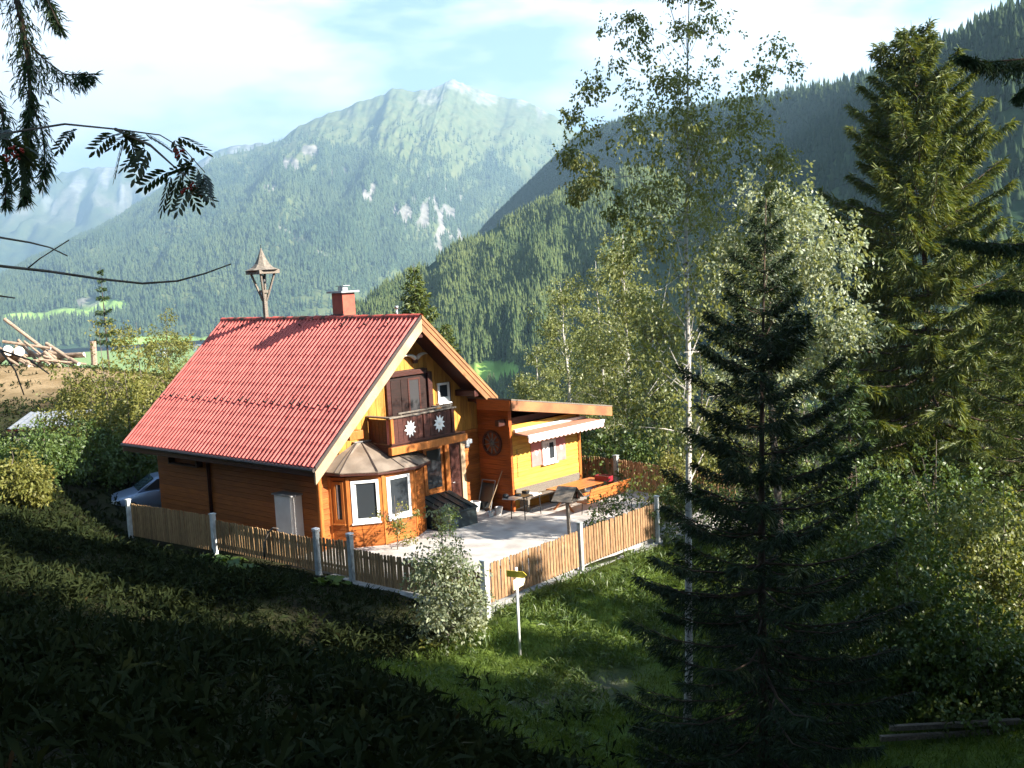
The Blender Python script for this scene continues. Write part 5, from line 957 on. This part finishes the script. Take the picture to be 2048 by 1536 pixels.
for (x, y) in ((392,368),(405,374),(385,376),(360,300),(355,306),(372,382),(400,385),(40,300),(30,310),(15,320),(22,296)):
    for k in range(5): c = rel(x+gr.normal()*5, y+gr.normal()*5, 3.74); mb.lathe([(.0,-.005),(.004,-.003),(.005,0),(.004,.003),(0,.005)], 6, c)
o = mb.build('berries', M_['berry'], t, smooth=True); o['kind'] = 'stuff'
q0 = at(-700, 560, 4.6); b = (q0[0], q0[1], gz(q0[0], q0[1])-.1); t = thing('dead_sapling', 'leafless sapling with long bare twigs crossing the left edge', 'tree', b)
MB().tube([(0,0,0), (.02,0,1.0), (.0,.03,2.2), (.05,0,3.0)], [.05,.04,.03,.008], 8).build('trunk', M_['greybark'], t, smooth=True)
for pts, r in (([(-695,520,4.6), (-100,525,4.2), (0,532,4.1), (100,543,4.05), (200,558,4.0), (285,567,4.0), (355,562,4.0), (410,547,4.0), (462,528,4.0)], .0075), ([(-695,430,4.6), (-100,460,4.2), (0,475,4.1), (60,485,4.05), (100,495,4.0), (135,512,4.0)], .006), ([(55,537,4.07), (80,517,4.05), (138,480,4.0)], .003), ([(-695,600,4.6), (-100,585,4.2), (0,592,4.1), (30,596,4.1)], .006), ([(-695,640,4.6), (-80,670,4.2), (0,700,4.1), (60,720,4.05), (98,748,4.0)], .006), ([(0,700,4.1), (30,740,4.05), (48,790,4.0)], .004)):
    MB().tube([rel(*q) for q in pts], [max(r*(1-.75*i/len(pts)), .0022) for i in range(len(pts))], 6).build('twig', M_['greybark'], t, smooth=True)
# spruce at the right edge
q0 = at(2330, 500, 10.5); b = (q0[0], q0[1], gz(q0[0], q0[1])-.1); t = thing('spruce_tree', 'near spruce whose dark boughs reach in from the right edge', 'tree', b)
MB().tube([(0,0,0), (.02,.0,4), (.05,0,8), (.0,0,14)], [.2,.16,.10,.02], 10).build('trunk', M_['bark'], t, smooth=True)
for k, pts in enumerate(([(2330,170,10.5), (2180,120,10.2), (2048,118,10), (1970,125,9.9), (1920,112,9.8)], [(2150,130,10.1), (2070,160,10), (2030,195,10)], [(2330,470,10.5), (2150,480,10.2), (2020,490,10), (1900,478,9.9)], [(2330,620,10.5), (2150,600,10.2), (2020,580,10), (1960,590,9.9)])):
    spray(t, [rel(*q) for q in pts], 'spruce', 260, (.035, .08), .009, 520+k, .7, .36)
# timber rails of the steps at the lower right
for k, (px, py) in enumerate(((1880, 1470), (1900, 1505))):
    q = at(px, py, 20.5+0*k); z = gz(q[0], q[1]); u_ = Vector((_r0[0], _r0[1], 0)); c = Vector((q[0], q[1], z+.1+.18*k))
    tag(MB().bar(tuple(c-u_*1.1), tuple(c+u_*1.3), .10, .10).build('timber_rail', M_['greywood'], None, .012), ('upper pale timber rail of the steps at the lower right', 'lower pale timber rail of the steps at the lower right')[k], 'rail')
# ------------------------------------------------------------------ ground cover
def cover(name, label, n, seed, region, mname, ln, wd, cat, tilt=.5, clump=5, dens=None, lift=.0):
    g = np.random.default_rng(seed); x0, x1, y0, y1 = region; x = g.uniform(x0, x1, n); y = g.uniform(y0, y1, n)
    ok = np.ones(n, bool) if dens is None else g.random(n) < dens(x, y); x, y = x[ok], y[ok]; z = ground(x, y); P0 = np.stack([x, y, z], 1)
    px, py, zz_ = topix(P0); vis = (px > -420) & (px < 2350) & (py > 300) & (py < 1700); P0 = P0[vis]; m_ = len(P0)
    P1 = np.repeat(P0, clump, 0) + g.normal(size=(m_*clump, 3))*np.array([.06,.06,.015])*(ln/.2); D_ = np.array([0,0,1.]) + g.normal(size=(m_*clump, 3))*tilt; D_[:,2] = np.abs(D_[:,2]); P1[:,2] += lift*g.random(m_*clump)**1.5*np.repeat(.4+.9*fbm(P0[:,0]*.8, P0[:,1]*.8, seed, 3), clump)
    l_ = ln*(.5+.9*g.random(m_*clump)); v, q, r = blades(P1, D_, l_, wd*(.7+.6*g.random(m_*clump)), g, .25); r = np.repeat(np.clip(.5*np.repeat(g.random(m_), clump)+.5*g.random(m_*clump), 0, 1), 4)
    return tag(link(name, npmesh(name, v, q, dict(rnd=r)), M_[mname]), label, cat, kind='stuff')
inplot = lambda x, y: (x > -11) & (x < 6.9) & (y > -5.25) & (y < 8.3)
cover('grass', 'grass on the sunny bank and hollow around the terrace corner', 30000, 600, (6.9, 22, -12, 9), 'grass', .20, .016, 'grass', .45, 6, lambda x, y: np.where(inplot(x, y), 0, np.where(fbm(x*.7, y*.7, 71, 3) > .32, 1, .3)*(1-.9*np.exp(-((x-10.6-(y+7)*.12)/.6)**2)*(y < -4))))
cover('tall_weeds', 'scattered weeds breaking up the grass outside the terrace fence', 6000, 605, (6.95, 17, -10.5, 6), 'shrub', .30, .03, 'weeds', .7, 9, lambda x, y: sstep(.50, .62, fbm(x*.8, y*.8, 95, 4)), .15)
bank = lambda x, y: np.where((x > 6.5+(y+5.5)*-.55) & (y > -12), .06, 1)
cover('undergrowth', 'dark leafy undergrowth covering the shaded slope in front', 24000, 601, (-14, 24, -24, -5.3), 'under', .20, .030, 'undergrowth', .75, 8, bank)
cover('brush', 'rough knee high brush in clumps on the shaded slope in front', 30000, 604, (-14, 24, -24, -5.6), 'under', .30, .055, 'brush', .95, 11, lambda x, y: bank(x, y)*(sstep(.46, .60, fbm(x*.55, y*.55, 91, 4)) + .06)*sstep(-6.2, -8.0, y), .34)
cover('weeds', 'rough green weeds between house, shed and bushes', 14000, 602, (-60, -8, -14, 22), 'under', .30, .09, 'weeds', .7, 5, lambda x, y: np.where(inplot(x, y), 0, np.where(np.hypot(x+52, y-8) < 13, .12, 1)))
cover('wild_growth', 'wild growth on the slope falling away behind the terrace', 12000, 603, (-8, 34, 2, 40), 'shrub', .32, .10, 'weeds', .7, 5, lambda x, y: np.where(inplot(x, y), 0, 1))
# ------------------------------------------------------------------ haze over the valley
HZM = bpy.data.materials.new('valley_haze'); HZM.use_nodes = True; t = HZM.node_tree; t.nodes.clear(); o_ = t.nodes.new('ShaderNodeOutputMaterial'); pv = t.nodes.new('ShaderNodeVolumePrincipled')
pv.inputs['Color'].default_value = (.47, .74, 1.0, 1); pv.inputs['Density'].default_value = HAZE; pv.inputs['Anisotropy'].default_value = 0.3; t.links.new(pv.outputs[0], o_.inputs['Volume'])
hb = MB().box((-11600, -11600, -330), (11600, 11600, 1460)).build('haze', HZM); tag(hb, 'thin blue haze filling the valley air', 'haze', kind='stuff')
